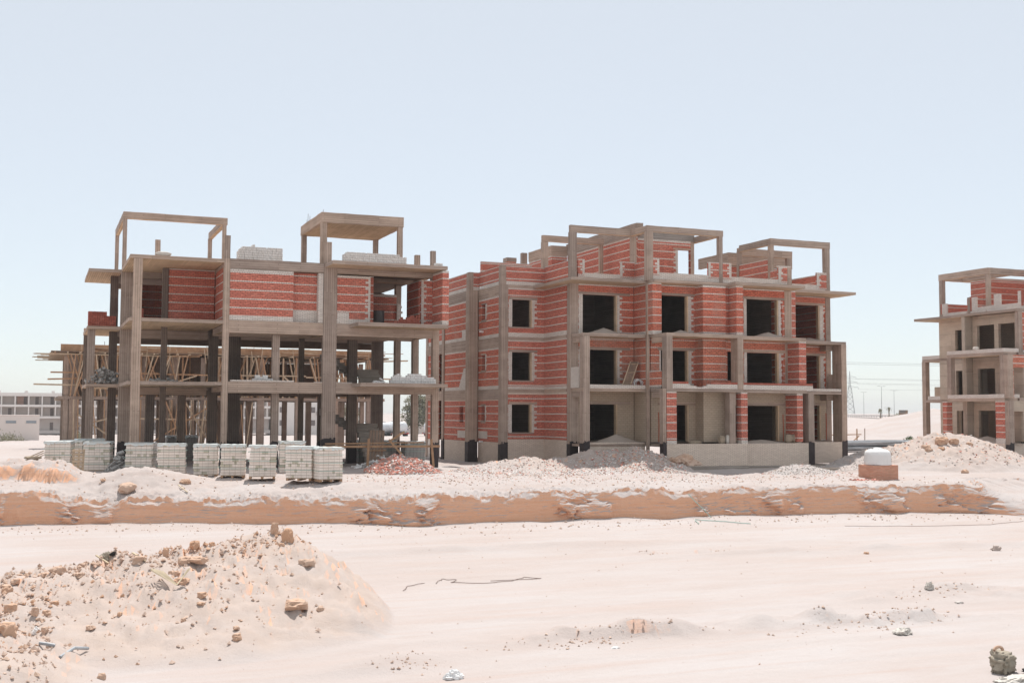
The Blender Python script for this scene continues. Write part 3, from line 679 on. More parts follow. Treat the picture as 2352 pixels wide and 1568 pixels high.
# --- left rear wing, side wall facing left
XS = 25.28
storeys = ((M3, M4, 0.62), (M2, M3, 0.62), (M1, M2, 0.62))
for (z0, z1, dp) in storeys:
    zt = z1-dp
    base = 0.2; kw = dict(topw=0.12, m='brick_banded_dusty')
    lo = z0 if z0 > 0 else -3.2
    if z0 > 0:
        wall_y(B, XS, 0.24, 63.4, 66.8, z0+0.01, zt, z0, ((65.6, 66.25, zt-1.3, zt-0.35),), base=base, **kw)
        wall_y(B, 24.7, 0.24, 67.4, 71.5, z0+0.01, zt, z0, (), base=base, **kw)
    else:
        wall_y(B, XS, 0.24, 63.4, 66.8, lo, zt, z0, ((65.6, 66.25, zt-1.3, zt-0.35),), base=1.45, topw=0.06, m='brick_banded', wm='plinth_brick')
        wall_y(B, 24.7, 0.24, 67.4, 71.5, lo, zt, z0, ((67.9, 68.6, zt-1.4, zt-0.4),), base=1.45, topw=0.06, m='brick_banded', wm='plinth_brick')
    beam_(B, XS-0.02, XS+0.24, 63.4, 66.8, zt, z1); beam_(B, 24.68, 24.94, 67.4, 71.5, zt, z1); beam_(B, 24.7, 24.95, 71.9, 75.5, zt, z1)
    beam_(B, 25.72, 28.05, 63.02, 63.27, z1-0.2, z1)                                  # front edge of the rear wing
    beam_(B, 28.04, 28.29, 59.85, 63.0, z1-0.2, z1)
    part(MB().box(XS-0.03, XS+0.05, 65.5, 66.3, zt-1.42, zt-1.3, 'concrete').box(XS-0.03, XS+0.05, 65.5, 66.3, zt-0.35, zt-0.27, 'concrete'), 'window_sill', B)
    quoin_y(B, 65.6, -1, XS, zt-1.28, zt-0.35, 0.14, 0.24)
part(MB().box(24.69, 24.72, 67.45, 68.2, M3+0.2, M3+0.68, 'white_brick', zr=M3), 'white_brick_patch', B)
m = MB()
for i in range(9): m.box(24.685, 24.72, 67.45, 67.6+0.11*(8-i)*0.9+0.25, M2+0.2+i*0.13, M2+0.33+i*0.13, 'white_brick', zr=M2)
part(m, 'white_brick_patch', B)
part(MB().box(24.685, 24.72, 67.45, 68.9, M1+0.05, M1+0.5, 'white_brick', zr=M1).box(XS-0.015, XS+0.02, 65.2, 66.7, M1+0.05, M1+0.5, 'white_brick', zr=M1), 'white_brick_patch', B)
col_(B, 24.64, 25.24, 66.8, 67.38, G2, M4, black=-1.75); col_(B, 24.64, 24.93, 66.82, 67.3, M4, 8.72, name='column')
col_(B, 25.26, 25.71, 62.98, 63.38, G2, M4, black=-1.8); col_(B, 25.24, 25.56, 62.98, 63.36, M4, 8.73)
col_(B, 24.62, 24.9, 71.5, 71.9, G2, M4, black=-1.75)
col_(B, 24.7, 24.95, 75.1, 75.5, G2, M4)
wall_y(B, 24.75, 0.22, 73.2, 75.1, M2+0.01, 3.9, M2); wall_y(B, 24.75, 0.22, 73.2, 75.1, -3.2, 0.78, M1, base=1.4)
wall_y(B, 24.75, 0.22, 71.9, 75.1, M3+0.01, 6.98, M3)
# rear and right walls close the rooms
for (z0, z1) in ((M3, M4), (M2, M3), (M1, M2)):
    wall_x(B, 25.0, 46.4, 75.7, 0.24, z0, z1-0.18, z0, base=0); wall_y(B, 46.2, 0.2, 59.95, 75.7, z0, z1-0.18, z0, base=0)
    wall_x(B, 28.4, 46.0, 65.0, 0.2, z0, z1-0.18, z0, ((30.0, 30.9, z0, z0+2.1), (33.9, 34.8, z0, z0+2.1), (40.2, 41.1, z0, z0+2.1)), base=0, m='concrete_shaded', name='partition_wall')
    wall_y(B, 32.4, 0.15, 59.7, 65.0, z0, z1-0.18, z0, base=0, m='concrete_shaded', name='partition_wall'); wall_y(B, 37.0, 0.15, 59.7, 65.0, z0, z1-0.18, z0, base=0, m='concrete_shaded', name='partition_wall')
    wall_y(B, 42.1, 0.15, 59.7, 65.0, z0, z1-0.18, z0, base=0, m='concrete_shaded', name='partition_wall'); wall_y(B, 28.1, 0.15, 63.5, 75.0, z0, z1-0.18, z0, base=0, m='concrete_shaded', name='partition_wall')
# --- front face F1 with one window per storey
def window_x(par, xa, xb, za, zb, y, zr, lint=(0.18, 0.35), left=0.24, sill=True, q=True, qr=(0.16, 0.32), ql=True, depth=0.24, zq=None):
    """lintel, sill, jamb lining and toothed white surround of one opening"""
    part(MB().box(xa-lint[0], xb+lint[1], y-0.016, y+0.2, zb, zb+0.15, 'concrete', jit=0.004), 'lintel', par)
    if sill: part(MB().box(xa-0.2, xb+0.12, y-0.03, y+0.2, za-0.08, za, 'concrete'), 'window_sill', par)
    part(MB().box(xb-0.10, xb+0.003, y-0.006, y+0.235, za+0.001, zb-0.001, 'concrete_soffit'), 'jamb', par)
    if q:
        quoin_x(par, xb, 1, y, zq if zq is not None else za, zb, qr[0], qr[1], zr=zr)
        if ql: quoin_x(par, xa, -1, y, zq if zq is not None else za, zb, left, left, zr=zr)
Y1 = 63.03
for (z0, z1, za, zb) in ((M3, M4, 5.10, 6.73), (M2, M3, 1.92, 3.59), (M1, M2, -1.16, 0.49)):
    if z0 > 0: wall_x(B, 25.71, 28.05, Y1, 0.24, z0, z1-0.2, z0, ((25.98, 27.27, za, zb),), base=0.22 if z0 == M3 else 0.16, topw=0.07)
    else: wall_x(B, 25.71, 28.05, Y1, 0.24, G2, z1-0.2, z0, ((25.98, 27.27, za, zb),), base=G2*-1-1.56, topw=0.12, m='brick_banded', wm='plinth_brick')
    window_x(B, 25.98, 27.27, za, zb, Y1, z0, left=0.23)
for (z0, z1) in ((M3, M4), (M2, M3), (M1, M2)):
    if z0 > 0: wall_y(B, 28.05, 0.24, 59.85, 63.03, z0, z1-0.2, z0, base=0.22 if z0 == M3 else 0.16, topw=0.07)
    else: wall_y(B, 28.05, 0.24, 59.85, 63.03, G2, z1-0.2, z0, base=G2*-1-1.56, topw=0.12, m='brick_banded', wm='plinth_brick')
# parapets of the rear wing
P8 = 8.72
wall_y(B, 24.70, 0.2, 67.4, 74.5, M4, P8, M4, base=0.22, topw=0.05, m='brick_banded_low', name='parapet_wall')
wall_y(B, XS, 0.2, 63.4, 66.75, M4, P8, M4, base=0.22, topw=0.05, m='brick_banded_low', name='parapet_wall')
wall_x(B, 24.94, XS+0.2, 66.85, 0.2, M4, P8, M4, base=0.22, topw=0.05, m='brick_banded_low', name='parapet_wall')
wall_x(B, 25.57, 28.08, Y1, 0.2, M4, P8, M4, base=0.22, topw=0.05, m='brick_banded_low', name='parapet_wall')
wall_y(B, 28.08, 0.2, 59.72, Y1, M4, 8.78, M4, base=0, topw=0.05, m='brick_banded_low', name='parapet_wall')
# --- front face F2
Y2 = 59.42
col_(B, 28.08, 28.60, Y2-0.02, Y2+0.4, G2, M4-0.17, black=-1.7)
for (z0, z1, zb) in ((M3, M4, 6.83), (M2, M3, 3.65), (M1, M2, 0.51)):
    mm = {M3: 'brick_banded_dusty', M2: 'brick_banded_splash', M1: 'splash_brick'}[z0]
    wall_x(B, 28.6, 32.2, Y2, 0.24, z0, z1-0.17, z0, ((28.88, 31.11, z0, zb),), base=0.12 if z0 > 0 else 0, topw=0.05 if z0 > 0 else 0, m=mm)
    window_x(B, 28.88, 31.11, z0, zb, Y2, z0, (0.25, 0.85), left=0.26, sill=False, q=z0 > 0)
    # return towards the joint
    if z0 == M3: wall_y(B, 32.22, 0.24, 57.2, 59.4, z0, z1-0.16, z0, base=0.18, topw=0.05, m=mm)
    else: wall_y(B, 32.22, 0.24, 57.95, 59.4, z0, z1-0.18, z0, base=0.14 if z0 > 0 else 0, m=mm)
    # bay 2b
    Y3 = 57.85
    wall_x(B, 32.46, 35.44, Y3, 0.24, z0+0.01, z1-0.18, z0, ((33.11, 34.94, z0+0.01, zb-0.02),), base=0.12 if z0 > 0 else 0, topw=0.05 if z0 == M3 else 0, m=mm)
    window_x(B, 33.11, 34.94, z0+0.01, zb-0.02, Y3, z0, (0.2, 0.45), left=0.1, sill=False, q=z0 > 0, qr=(0.2, 0.36))
    if z0 == M3: m = MB(); brickbox(m, 32.46, 32.8, 57.2, Y3, z0, z1-0.16, z0, 0.18, 0.05, m=mm); part(m, 'brick_pier', B)
    m = MB(); brickbox(m, 35.42, 36.96, 57.0, 57.85, z0+0.01, z1-0.18, z0, 0.12 if z0 > 0 else 0, 0.12 if z0 == M3 else 0, m=mm); part(m, 'brick_pier', B)
    if z0 == M3:
        m = MB(); brickbox(m, 36.96, 37.3, 57.25, 57.85, z0, z1-0.17, z0, 0.12, 0.05, m=mm); brickbox(m, 37.3, 37.76, 56.4, 57.84, z0+0.005, z1-0.17, z0, 0.12, 0.12, m=mm); part(m, 'brick_pier', B)
        wall_x(B, 37.76, 41.5, 57.6, 0.24, z0, z1-0.17, z0, ((38.79, 41.04, z0, zb-0.02),), base=0.05, topw=0.05, m=mm)
    else:
        wall_x(B, 36.96, 41.5, 57.6, 0.24, z0, z1-0.19, z0, ((37.44, 38.2, z0+(0.55 if z0 > 0 else 0), zb-0.01), (38.8, 41.05, z0, zb-0.03)), base=0, m=mm)
        m = MB(); brickbox(m, 41.68 if z0 > 0 else 41.5, 42.19 if z0 > 0 else 41.91, 56.46, 57.58, z0, z1-0.19, z0, 0.0, 0.12, m='brick_banded'); part(m, 'brick_pier', B)
    window_x(B, 38.79, 41.05, z0, zb-0.02, 57.6, z0, (0.55 if z0 == M3 else 0.3, 0.45), left=0.2, sill=False, q=z0 > 0)
    col_(B, 41.5, 42.0, 57.58, 58.0, z0, z1-0.19)
    if z0 == M3: m = MB(); brickbox(m, 42.0, 42.3, 57.6, 57.95, z0, z1-0.19, z0, 0.06, 0.06); part(m, 'brick_pier', B)
    wall_y(B, 42.0, 0.24, 58.0, 59.66, z0, z1-0.2, z0, base=0, m=mm)
    wall_x(B, 42.24, 46.12, 59.7, 0.24, z0, z1-0.2, z0, ((43.4, 45.68, z0, zb+0.02),), base=0.05, m=mm if z0 > 0 else 'splash_brick')
    window_x(B, 43.4, 45.68, z0, zb+0.02, 59.7, z0, (0.3, 0.42), left=0.3, sill=False, q=z0 > 0, qr=(0.26, 0.38))
    col_(B, 46.13, 46.5, 59.68, 60.0, z0, z1-0.2)
# columns standing at the balcony edges
col_(B, 28.2, 28.58, 57.88, 58.42, G2, M3-0.18, black=-1.62)
col_(B, 32.15, 32.30, 57.72, 57.9, -2.2, M4-0.16)
col_(B, 32.37, 32.74, 55.88, 56.42, M2+0.01, M3-0.17); col_(B, 37.03, 37.40, 55.88, 56.6, M2+0.01, M3-0.17)
col_(B, 32.15, 32.36, 55.93, 56.3, G2, M2-0.02, black=-1.62)
for (a, b) in ((32.37, 32.99), (37.24, 37.66)):
    m = MB(); brickbox(m, a, b, 55.89, 56.4, M1-0.06, M2-0.19, M1, 0.2, 0.07, m='brick_banded'); part(m, 'brick_pier', B)
m = MB(); brickbox(m, 41.5, 41.92, 56.41, 56.6, M1-0.06, M2-0.2, M1, 0.0, 0.07, m='brick_banded')
col_(B, 36.6, 37.0, 56.1, 56.6, M1-0.1, M2-0.17)
col_(B, 42.27, 42.67, 56.38, 57.1, G2, M2-0.19, black=-1.68); col_(B, 46.13, 46.51, 58.18, 59.1, G2, M3-0.18, black=-1.67)
part(MB().box(46.28, 46.48, 59.1, 59.68, M2, 2.5, 'plinth_brick', zr=M2), 'balcony_wall', B)
# low balcony walls on the first floor
part(MB().box(28.6, 32.14, 57.93, 58.05, M2, M2+0.21, 'white_brick', zr=M2), 'balcony_wall', B)
bw = MB()
bw.box(32.4, 37.66, 55.92, 56.04, M2+0.01, M2+0.085, 'white_brick', zr=M2).box(32.4, 34.3, 55.92, 56.04, M2+0.085, M2+0.155, 'white_brick', zr=M2).box(34.75, 37.66, 55.92, 56.04, M2+0.085, M2+0.155, 'white_brick', zr=M2)
bw.box(32.4, 33.9, 55.92, 56.04, M2+0.155, M2+0.26, 'white_brick', zr=M2).box(35.0, 37.66, 55.92, 56.04, M2+0.155, M2+0.26, 'white_brick', zr=M2)
bw.box(32.42, 33.78, 55.93, 56.03, M2+0.26, M2+0.39, 'red_brick', zr=M2+0.27).box(35.25, 37.66, 55.93, 56.03, M2+0.26, M2+0.38, 'red_brick', zr=M2+0.27)
part(bw, 'balcony_wall', B)
part(MB().box(37.67, 42.63, 56.42, 56.54, M2+0.01, M2+0.27, 'white_brick', zr=M2).box(37.67, 42.63, 56.43, 56.53, M2+0.27, M2+0.39, 'red_brick', zr=M2+0.28), 'balcony_wall', B)
part(MB().box(42.66, 46.12, 58.22, 58.34, M2, M2+0.16, 'white_brick', zr=M2), 'balcony_wall', B)
# narrow bay brick apron beside the joint (first floor)
m = MB(); brickbox(m, 32.30, 32.37, 56.45, 57.9, M2+0.1, M2+1.0, M2, 0.1, 0.05, m='brick_banded_splash'); part(m, 'balcony_wall', B)
part(MB().box(28.10, 28.2, 58.45, 59.38, M2+0.02, M2+1.2, 'white_brick', zr=M2), 'balcony_wall', B)
# plinth walls
part(MB().box(28.6, 32.14, 57.96, 58.16, G2, M1-0.02, 'plinth_brick', zr=0), 'plinth_wall', B)
part(MB().box(32.37, 37.66, 55.9, 56.12, -2.95, M1-0.07, 'plinth_brick', zr=0), 'plinth_wall', B)
part(MB().box(37.67, 42.26, 56.4, 56.62, -3.0, M1-0.08, 'plinth_brick', zr=0), 'plinth_wall', B)
part(MB().box(42.68, 46.12, 58.2, 58.42, -3.0, M1-0.08, 'plinth_brick', zr=0), 'plinth_wall', B)
part(MB().box(32.4, 37.7, 55.87, 56.2, -3.5, -2.952, 'concrete_grey', jit=0.01).box(37.7, 42.3, 56.37, 56.7, -3.5, -3.002, 'concrete_grey', jit=0.01), 'ground_beam', B)
part(MB().box(46.1, 48.0, 58.0, 59.1, -3.5, -2.98, 'concrete_grey', jit=0.01), 'footing', B)
part(MB().box(41.7, 43.1, 55.3, 56.3, -3.5, -3.0, 'concrete_grey', jit=0.01), 'footing', B)
part(MB().box(40.4, 43.0, 53.3, 53.9, -3.4, -3.02, 'concrete_grey', jit=0.01).box(47.2, 48.8, 56.9, 57.4, -3.5, -3.1, 'concrete_grey', jit=0.01), 'footing', B)
# --- roof: parapets, frames, stair houses
RP = 8.86
def low_par(x0, x1, y, piers, zt=8.08):
    part(MB().box(x0, x1, y, y+0.12, M4, zt, 'white_brick', zr=M4), 'parapet_wall', B)
    for (a, b, ql, qr_) in piers:
        m = MB(); brickbox(m, a, b, y-0.004, y+0.124, M4+0.3, RP, M4, 0, 0.06, m='brick_banded_low'); part(m, 'parapet_wall', B)
        if ql: quoin_x(B, a, 1, y-0.004, M4+0.4, RP, 0.15, 0.28, zr=M4)
        if qr_: quoin_x(B, b, -1, y-0.004, M4+0.4, RP, 0.15, 0.28, zr=M4)
low_par(28.6, 32.3, 59.45, ((28.6, 29.02, False, True), (31.32, 32.28, True, False)))
low_par(32.42, 37.7, 57.52, ((32.42, 32.84, False, True), (36.12, 37.7, True, True)))
part(MB().box(37.7, 41.73, 57.62, 57.74, M4, 8.08, 'white_brick', zr=M4), 'parapet_wall', B)
m = MB(); brickbox(m, 41.1, 41.74, 57.616, 57.744, M4+0.3, RP, M4, 0, 0.06, m='brick_banded_low'); part(m, 'parapet_wall', B); quoin_x(B, 41.1, 1, 57.616, M4+0.3, RP, 0.2, 0.34, zr=M4)
part(MB().box(41.05, 42.02, 57.6, 57.76, RP, RP+0.06, 'white_brick', zr=M4), 'parapet_cap', B)
col_(B, 41.74, 42.06, 57.6, 57.9, M4-0.02, RP, name='column_stub')
m = MB(); brickbox(m, 32.3, 32.42, 57.64, 59.45, M4, 8.78, M4, 0.3, 0.05, m='brick_banded_low'); part(m, 'parapet_wall', B)
wall_y(B, 42.0, 0.14, 57.9, 59.9, M4, RP, M4, base=0.3, topw=0.05, m='brick_banded_low', name='parapet_wall')
part(MB().box(42.14, 46.2, 59.72, 59.84, M4, 8.16, 'white_brick', zr=M4), 'parapet_wall', B)
m = MB(); brickbox(m, 45.5, 46.26, 59.716, 59.844, M4+0.3, 8.96, M4, 0, 0.06, m='brick_banded_low'); part(m, 'parapet_wall', B); quoin_x(B, 45.5, 1, 59.716, M4+0.3, 8.96, 0.2, 0.32, zr=M4)
wall_y(B, 46.0, 0.14, 59.86, 66, M4, 8.9, M4, base=0.3, topw=0.05, m='brick_banded_low', name='parapet_wall')
def frame(posts, beams, par=None):
    for (a, b, c, d, z0, z1) in posts: part(MB().box(a, b, c, d, z0, z1, 'concrete', jit=0.006), 'pergola_post', par or B)
    for (a, b, c, d, z0, z1) in beams: part(MB().box(a, b, c, d, z0, z1, 'concrete', jit=0.008, bottom='concrete_soffit'), 'pergola_beam', par or B)
Z0 = M4-0.01
frame([(28.0, 28.36, 63.1, 63.4, Z0, 10.34), (31.87, 32.1, 63.12, 63.35, Z0, 10.38)], [(28.0, 32.12, 63.1, 63.35, 10.36, 10.73)])
frame([(28.09, 28.5, 59.4, 59.7, Z0, 10.4), (32.12, 32.42, 59.46, 59.75, Z0, 10.4)], [(28.1, 32.3, 59.4, 59.65, 10.4, 10.8)])
frame([(32.0, 32.42, 57.48, 57.78, Z0, 10.4), (36.85, 37.1, 57.5, 57.78, Z0, 10.4), (36.62, 36.87, 60.3, 60.55, Z0, 10.45)], [(32.02, 37.13, 57.48, 57.73, 10.4, 10.75), (32.02, 32.28, 57.73, 59.62, 10.4, 10.75), (36.86, 37.11, 57.73, 60.6, 10.4, 10.75)])
frame([(42.0, 42.28, 59.72, 59.98, Z0, 10.55), (46.16, 46.53, 59.72, 60.0, Z0, 10.55), (42.0, 42.25, 63.2, 63.45, Z0, 10.55), (45.8, 46.1, 63.2, 63.45, Z0, 10.3)],
      [(42.02, 46.55, 59.7, 59.95, 10.52, 10.93), (42.02, 42.27, 59.95, 63.2, 10.52, 10.93), (42.02, 46.2, 63.2, 63.45, 10.3, 10.78)])
# stair house behind frame C
m = MB(); brickbox(m, 32.5, 32.74, 59.9, 69.2, M4, 10.5, M4, 0, 0.1, m='brick_banded_low'); part(m, 'brick_wall', B)
wall_x(B, 32.74, 36.62, 60.3, 0.24, M4, 10.46, M4, ((35.72, 36.6, M4, 9.92),), base=0, topw=0.13, m='brick_banded_low')
part(MB().box(35.4, 36.62, 60.28, 60.5, 9.921, 10.02, 'concrete'), 'lintel', B); quoin_x(B, 35.72, -1, 60.3, M4+0.3, 9.9, 0.15, 0.3, zr=M4)
part(MB().box(32.46, 32.9, 59.5, 69.3, 10.5, 11.23, 'concrete', jit=0.012).box(32.9, 36.9, 60.32, 69.3, 10.47, 10.9, 'concrete_grey', jit=0.01), 'roof_slab', B)
m = MB(); brickbox(m, 36.4, 36.62, 62.4, 69.2, M4, 10.46, M4, 0, 0.1, m='splash_brick'); part(m, 'brick_wall', B)
wall_x(B, 31.35, 32.48, 69.2, 0.2, M4, 10.45, M4, ((31.75, 32.48, M4, 9.5),), base=0, topw=0.12, m='brick_banded_low'); wall_y(B, 31.35, 0.2, 69.4, 73, M4, 10.45, M4, base=0, topw=0.12, m='brick_banded_low')
part(MB().box(31.3, 32.46, 69.15, 73, 10.45, 11.1, 'concrete', jit=0.01), 'roof_slab', B); part(MB().box(31.6, 32.48, 69.17, 69.4, 9.5, 9.6, 'concrete'), 'lintel', B)
m = MB(); brickbox(m, 30.3, 31.0, 74.5, 75.2, M4, 10.6, M4, 0, 0, m='brick_banded_low'); m.box(30.28, 31.02, 74.48, 75.2, 10.6, 10.9, 'concrete'); part(m, 'brick_wall', B)
col_(B, 30.9, 31.3, 73.2, 73.5, Z0, 11.1, name='column_stub')
wall_x(B, 25.46, 28.9, 66.85, 0.2, M4, 9.44, M4, base=0, topw=0.06, m='brick_banded_low', name='parapet_wall')
wall_x(B, 37.2, 42.0, 69.5, 0.2, M4, 9.5, M4, base=0, topw=0.06, m='brick_banded_low', name='parapet_wall')
wall_x(B, 37.1, 41.9, 61.5, 0.14, M4, 8.6, M4, base=0, topw=0.06, m='brick_banded_low', name='parapet_wall')
# stair house behind frame D
m = MB(); brickbox(m, 42.04, 42.24, 60.05, 63.2, M4, 9.65, M4, 0, 0.05, m='brick_banded_low'); part(m, 'brick_wall', B)
wall_x(B, 42.3, 46.3, 64.5, 0.2, M4, 9.75, M4, base=0, topw=0.05, m='brick_banded_low')
part(MB().box(42.1, 47.0, 64.3, 64.55, 9.76, 10.62, 'concrete', jit=0.01).box(41.9, 42.1, 64.3, 68, 9.9, 10.62, 'concrete', jit=0.01), 'roof_beam', B)
col_(B, 46.5, 46.9, 64.3, 64.6, Z0, 9.76, name='column')
# bits fixed to the walls
def conduit(x, y, z0, z1): part(MB().tube([(x, y, z0), (x+0.01, y-0.01, lerp(z0, z1, 0.5)), (x-0.01, y, z1)], 0.022, 'orange_conduit'), 'electrical_conduit', B)
conduit(41.3, 57.57, M3+0.02, M3+2.1); conduit(41.3, 57.57, M2+0.1, M2+1.8); conduit(41.3, 57.57, M1, M1+1.6)
conduit(46.05, 59.66, M3, M3+1.9); conduit(46.05, 59.66, M2, M2+1.8); conduit(46.05, 59.66, M1, M1+1.7); conduit(32.95, 57.83, M1, M1+1.7)
for (a, b, c) in ((XS-0.02, 66.0, M4+0.04), (XS-0.02, 66.0, M3+0.45), (XS-0.02, 66.0, -1.78)):
    part(MB().tube([(a+0.1, b, c), (a-0.22, b-0.05, c+0.02)], 0.06, 'white_plastic', 10), 'drain_pipe', B)
# ------------------------------------------------------------------ right building, the same type turned to show its balcony side
Cb = thing('plastered_building', 'part built plastered block with stacked balconies, cut off by the right edge of the photo', 'building')
K4, K3, K2, K1, G3 = 7.43, 4.33, 1.17, -1.85, -3.4
for zt in (K4, K3, K2): slab_(Cb, 63.4 if zt == K4 else 62.42, 80, 60.6, 65.3, zt-0.004, 0.17, bottom='concrete_shaded'); slab_(Cb, 64.65, 80, 65.3, 69.7, zt-0.004, 0.17, bottom='concrete_shaded')
slab_(Cb, 62.4, 80, 60.6, 65.3, K1, 0.2); slab_(Cb, 64.6, 80, 65.3, 71.3, K1, 0.2)
slab_(Cb, 63.15, 64.6, 60.62, 65.9, K4+0.01, 0.18, name='balcony_slab'); slab_(Cb, 63.3, 64.6, 65.9, 71.0, K4, 0.18, name='balcony_slab'); slab_(Cb, 64.6, 68, 70.6, 71.0, K4, 0.18, name='balcony_slab')
def ybeam(x0, x1, y0, y1, z0, z1, n='beam'): beam_(Cb, x0, x1, y0, y1, z0, z1, name=n)
for zt, zb in ((K3, 4.12), (K2, 0.95)):
    slab_(Cb, 61.2, 62.4, 60.0, 65.3, zt, zt-zb, name='balcony_slab'); slab_(Cb, 64.5, 67.0, 65.3, 71.5, zt-0.02, zt-zb, name='balcony_slab')
    part(MB().box(61.2, 61.32, 60.0, 65.3, zt, zt+0.25, 'white_brick', zr=zt).box(61.32, 62.6, 60.0, 60.12, zt, zt+0.25, 'white_brick', zr=zt), 'balcony_wall', Cb)
    part(MB().box(64.5, 64.62, 65.4, 70.95 if zt < 2 else 71.5, zt-0.02, zt+0.25, 'white_brick', zr=zt), 'balcony_wall', Cb)
wp = dict(m='render_plaster', wm='render_plaster', base=0)
XW = 63.32
# upper floor
wall_y(Cb, 64.4, 0.24, 65.9, 69.5, K3, K4-0.18, K3, ((67.15, 67.82, K3, 6.4),), name='plastered_wall', **wp)
wall_y(Cb, 64.0, 0.24, 60.94, 65.64, K3, K4-0.18, K3, ((61.66, 63.16, K3, 6.55), (63.55, 65.2, K3, 6.55)), name='plastered_wall', **wp)
part(MB().box(XW-0.02, 64.6, 65.66, 66.0, K3, K4-0.18, 'render_plaster'), 'plastered_wall', Cb)
col_(Cb, XW-0.05, XW+0.3, 60.6, 60.92, G3, K4-0.18, black=-1.9)
# middle and lower floors
for z0, z1 in ((K2, K3), (K1, K2)):
    zo = z0+2.15
    wall_y(Cb, 63.0, 0.24, 60.0, 64.66, z0, z1-0.2, z0, ((62.57, 64.2, z0, zo),), name='plastered_wall', **wp)
    wall_y(Cb, 64.4, 0.24, 65.08, 69.5, z0, z1-0.2, z0, ((67.12, 67.8, z0, zo),), name='plastered_wall', **wp)
    part(MB().box(62.4, 64.39, 64.67, 65.07, z0, z1-0.2, 'render_plaster'), 'plastered_wall', Cb)
    col_(Cb, 61.22, 61.7, 59.65, 60.0, z0, z1-0.2)
wall_y(Cb, 65.6, 0.24, 69.6, 71.4, K2, K2+1.0, K2, name='plastered_wall', **wp)
col_(Cb, 61.22, 61.6, 64.95, 65.35, K2, K3-0.2); col_(Cb, 61.22, 61.6, 60.0, 60.36, K2, K3-0.2)
col_(Cb, 64.5, 64.9, 71.15, 71.55, G3, K3-0.2, black=-2.35); col_(Cb, 66.6, 67.0, 71.1, 71.5, G3, K3-0.2); col_(Cb, 64.7, 65.0, 69.52, 69.8, G3, K3-0.2)
for (a, b) in ((65.4, 65.82), (59.98, 60.8)):
    m = MB(); brickbox(m, 61.2, 61.7, a, b, K1-0.1, K2-0.23, K1, 0.3, 0.06, m='brick_banded'); part(m, 'brick_pier', Cb)
col_(Cb, 61.22, 61.6, 59.6, 59.94, G3, K2-0.2, black=-1.96)
part(MB().box(61.2, 61.4, 60.0, 65.8, G3, K1-0.1, 'plinth_brick', zr=0).box(61.4, 75, 60.0, 60.2, G3, K1-0.1, 'plinth_brick', zr=0).box(64.5, 64.7, 65.8, 71.15, G3, K1-0.4, 'plinth_brick', zr=0).box(61.4, 64.5, 65.6, 65.8, G3, K1-0.1, 'plinth_brick', zr=0), 'plinth_wall', Cb)
slab_(Cb, 61.4, 64.6, 60.1, 65.6, K1-0.15, 0.15, name='balcony_slab'); slab_(Cb, 64.6, 67, 65.3, 71.1, K1-0.3, 0.15, name='balcony_slab')
# south face, seen at a slant
for z0, z1 in ((K3, K4), (K2, K3), (K1, K2)):
    xs = XW+0.3 if z0 == K3 else 62.45
    if z0 == K3: wall_x(Cb, xs, 80, 60.66, 0.24, z0, z1-0.18, z0, (), base=0.2, m='brick_banded_dusty')
    elif z0 == K2: wall_x(Cb, 61.9, 80, 59.9, 0.24, z0, z1-0.2, z0, ((62.0, 63.3, z0, z0+2.1),), base=0, m='brick_banded_splash')
    else: wall_x(Cb, 61.9, 80, 59.9, 0.24, z0, z1-0.2, z0, ((61.95, 62.8, z0, z0+2.1),), name='plastered_wall', **wp)
    wall_y(Cb, 79.8, 0.2, 60.9, 70.8, z0, z1-0.18, z0, base=0, m='splash_brick'); wall_x(Cb, 66.5 if z0 < 0 else 64.66, 80, 69.5, 0.2, z0, z1-0.18, z0, base=0, m='splash_brick')
    wall_y(Cb, 67.5, 0.2, 60.9, 70.8, z0, z1-0.18, z0, ((66.0, 66.8, z0+1.1, z0+2.1),) if z0 == K1 else (), base=0, m='splash_brick', name='partition_wall')
slab_(Cb, 62.5, 80, 59.9, 60.6, K2, 0.2); slab_(Cb, 62.5, 80, 59.9, 60.6, K3, 0.2)
# roof
part(MB().box(64.2, 64.32, 60.95, 66.2, K4, 7.95, 'white_brick', zr=K4).box(64.2, 64.32, 66.4, 68.95, K4, 7.75, 'white_brick', zr=K4).box(64.32, 80, 60.95, 61.07, K4, 7.95, 'white_brick', zr=K4), 'parapet_wall', Cb)
for (a, b, z) in ((68.42, 68.92, 8.48), (65.41, 65.86, 8.72), (63.12, 63.72, 8.75), (61.2, 61.5, 8.78)): part(MB().box(64.19, 64.33, a, b, 7.7, z, 'white_brick', zr=K4), 'parapet_pier', Cb)
for (a, b, z) in ((65.86, 66.1, 8.78), (68.92, 69.05, 8.48), (60.97, 61.2, 8.78)): part(MB().box(64.195, 64.325, a, b, 7.7, z, 'red_brick', zr=K4), 'parapet_pier', Cb)
wall_x(Cb, 64.4, 70, 68.8, 0.14, K4, 8.5, K4, base=0, topw=0.05, m='brick_banded_low', name='parapet_wall')
wall_x(Cb, 64.4, 67.5, 66.4, 0.14, K4, 8.75, K4, base=0, topw=0.05, m='brick_banded_low', name='parapet_wall')
wall_x(Cb, 66.2, 80, 66.0, 0.2, K4, 10.2, K4, base=0, topw=0.06, m='brick_banded_low'); wall_y(Cb, 66.2, 0.2, 66.2, 68, K4, 10.2, K4, base=0, topw=0.06, m='brick_banded_low')
wall_x(Cb, 67.0, 80, 63.2, 0.2, K4, 10.25, K4, base=0, topw=0.06, m='brick_banded_low')
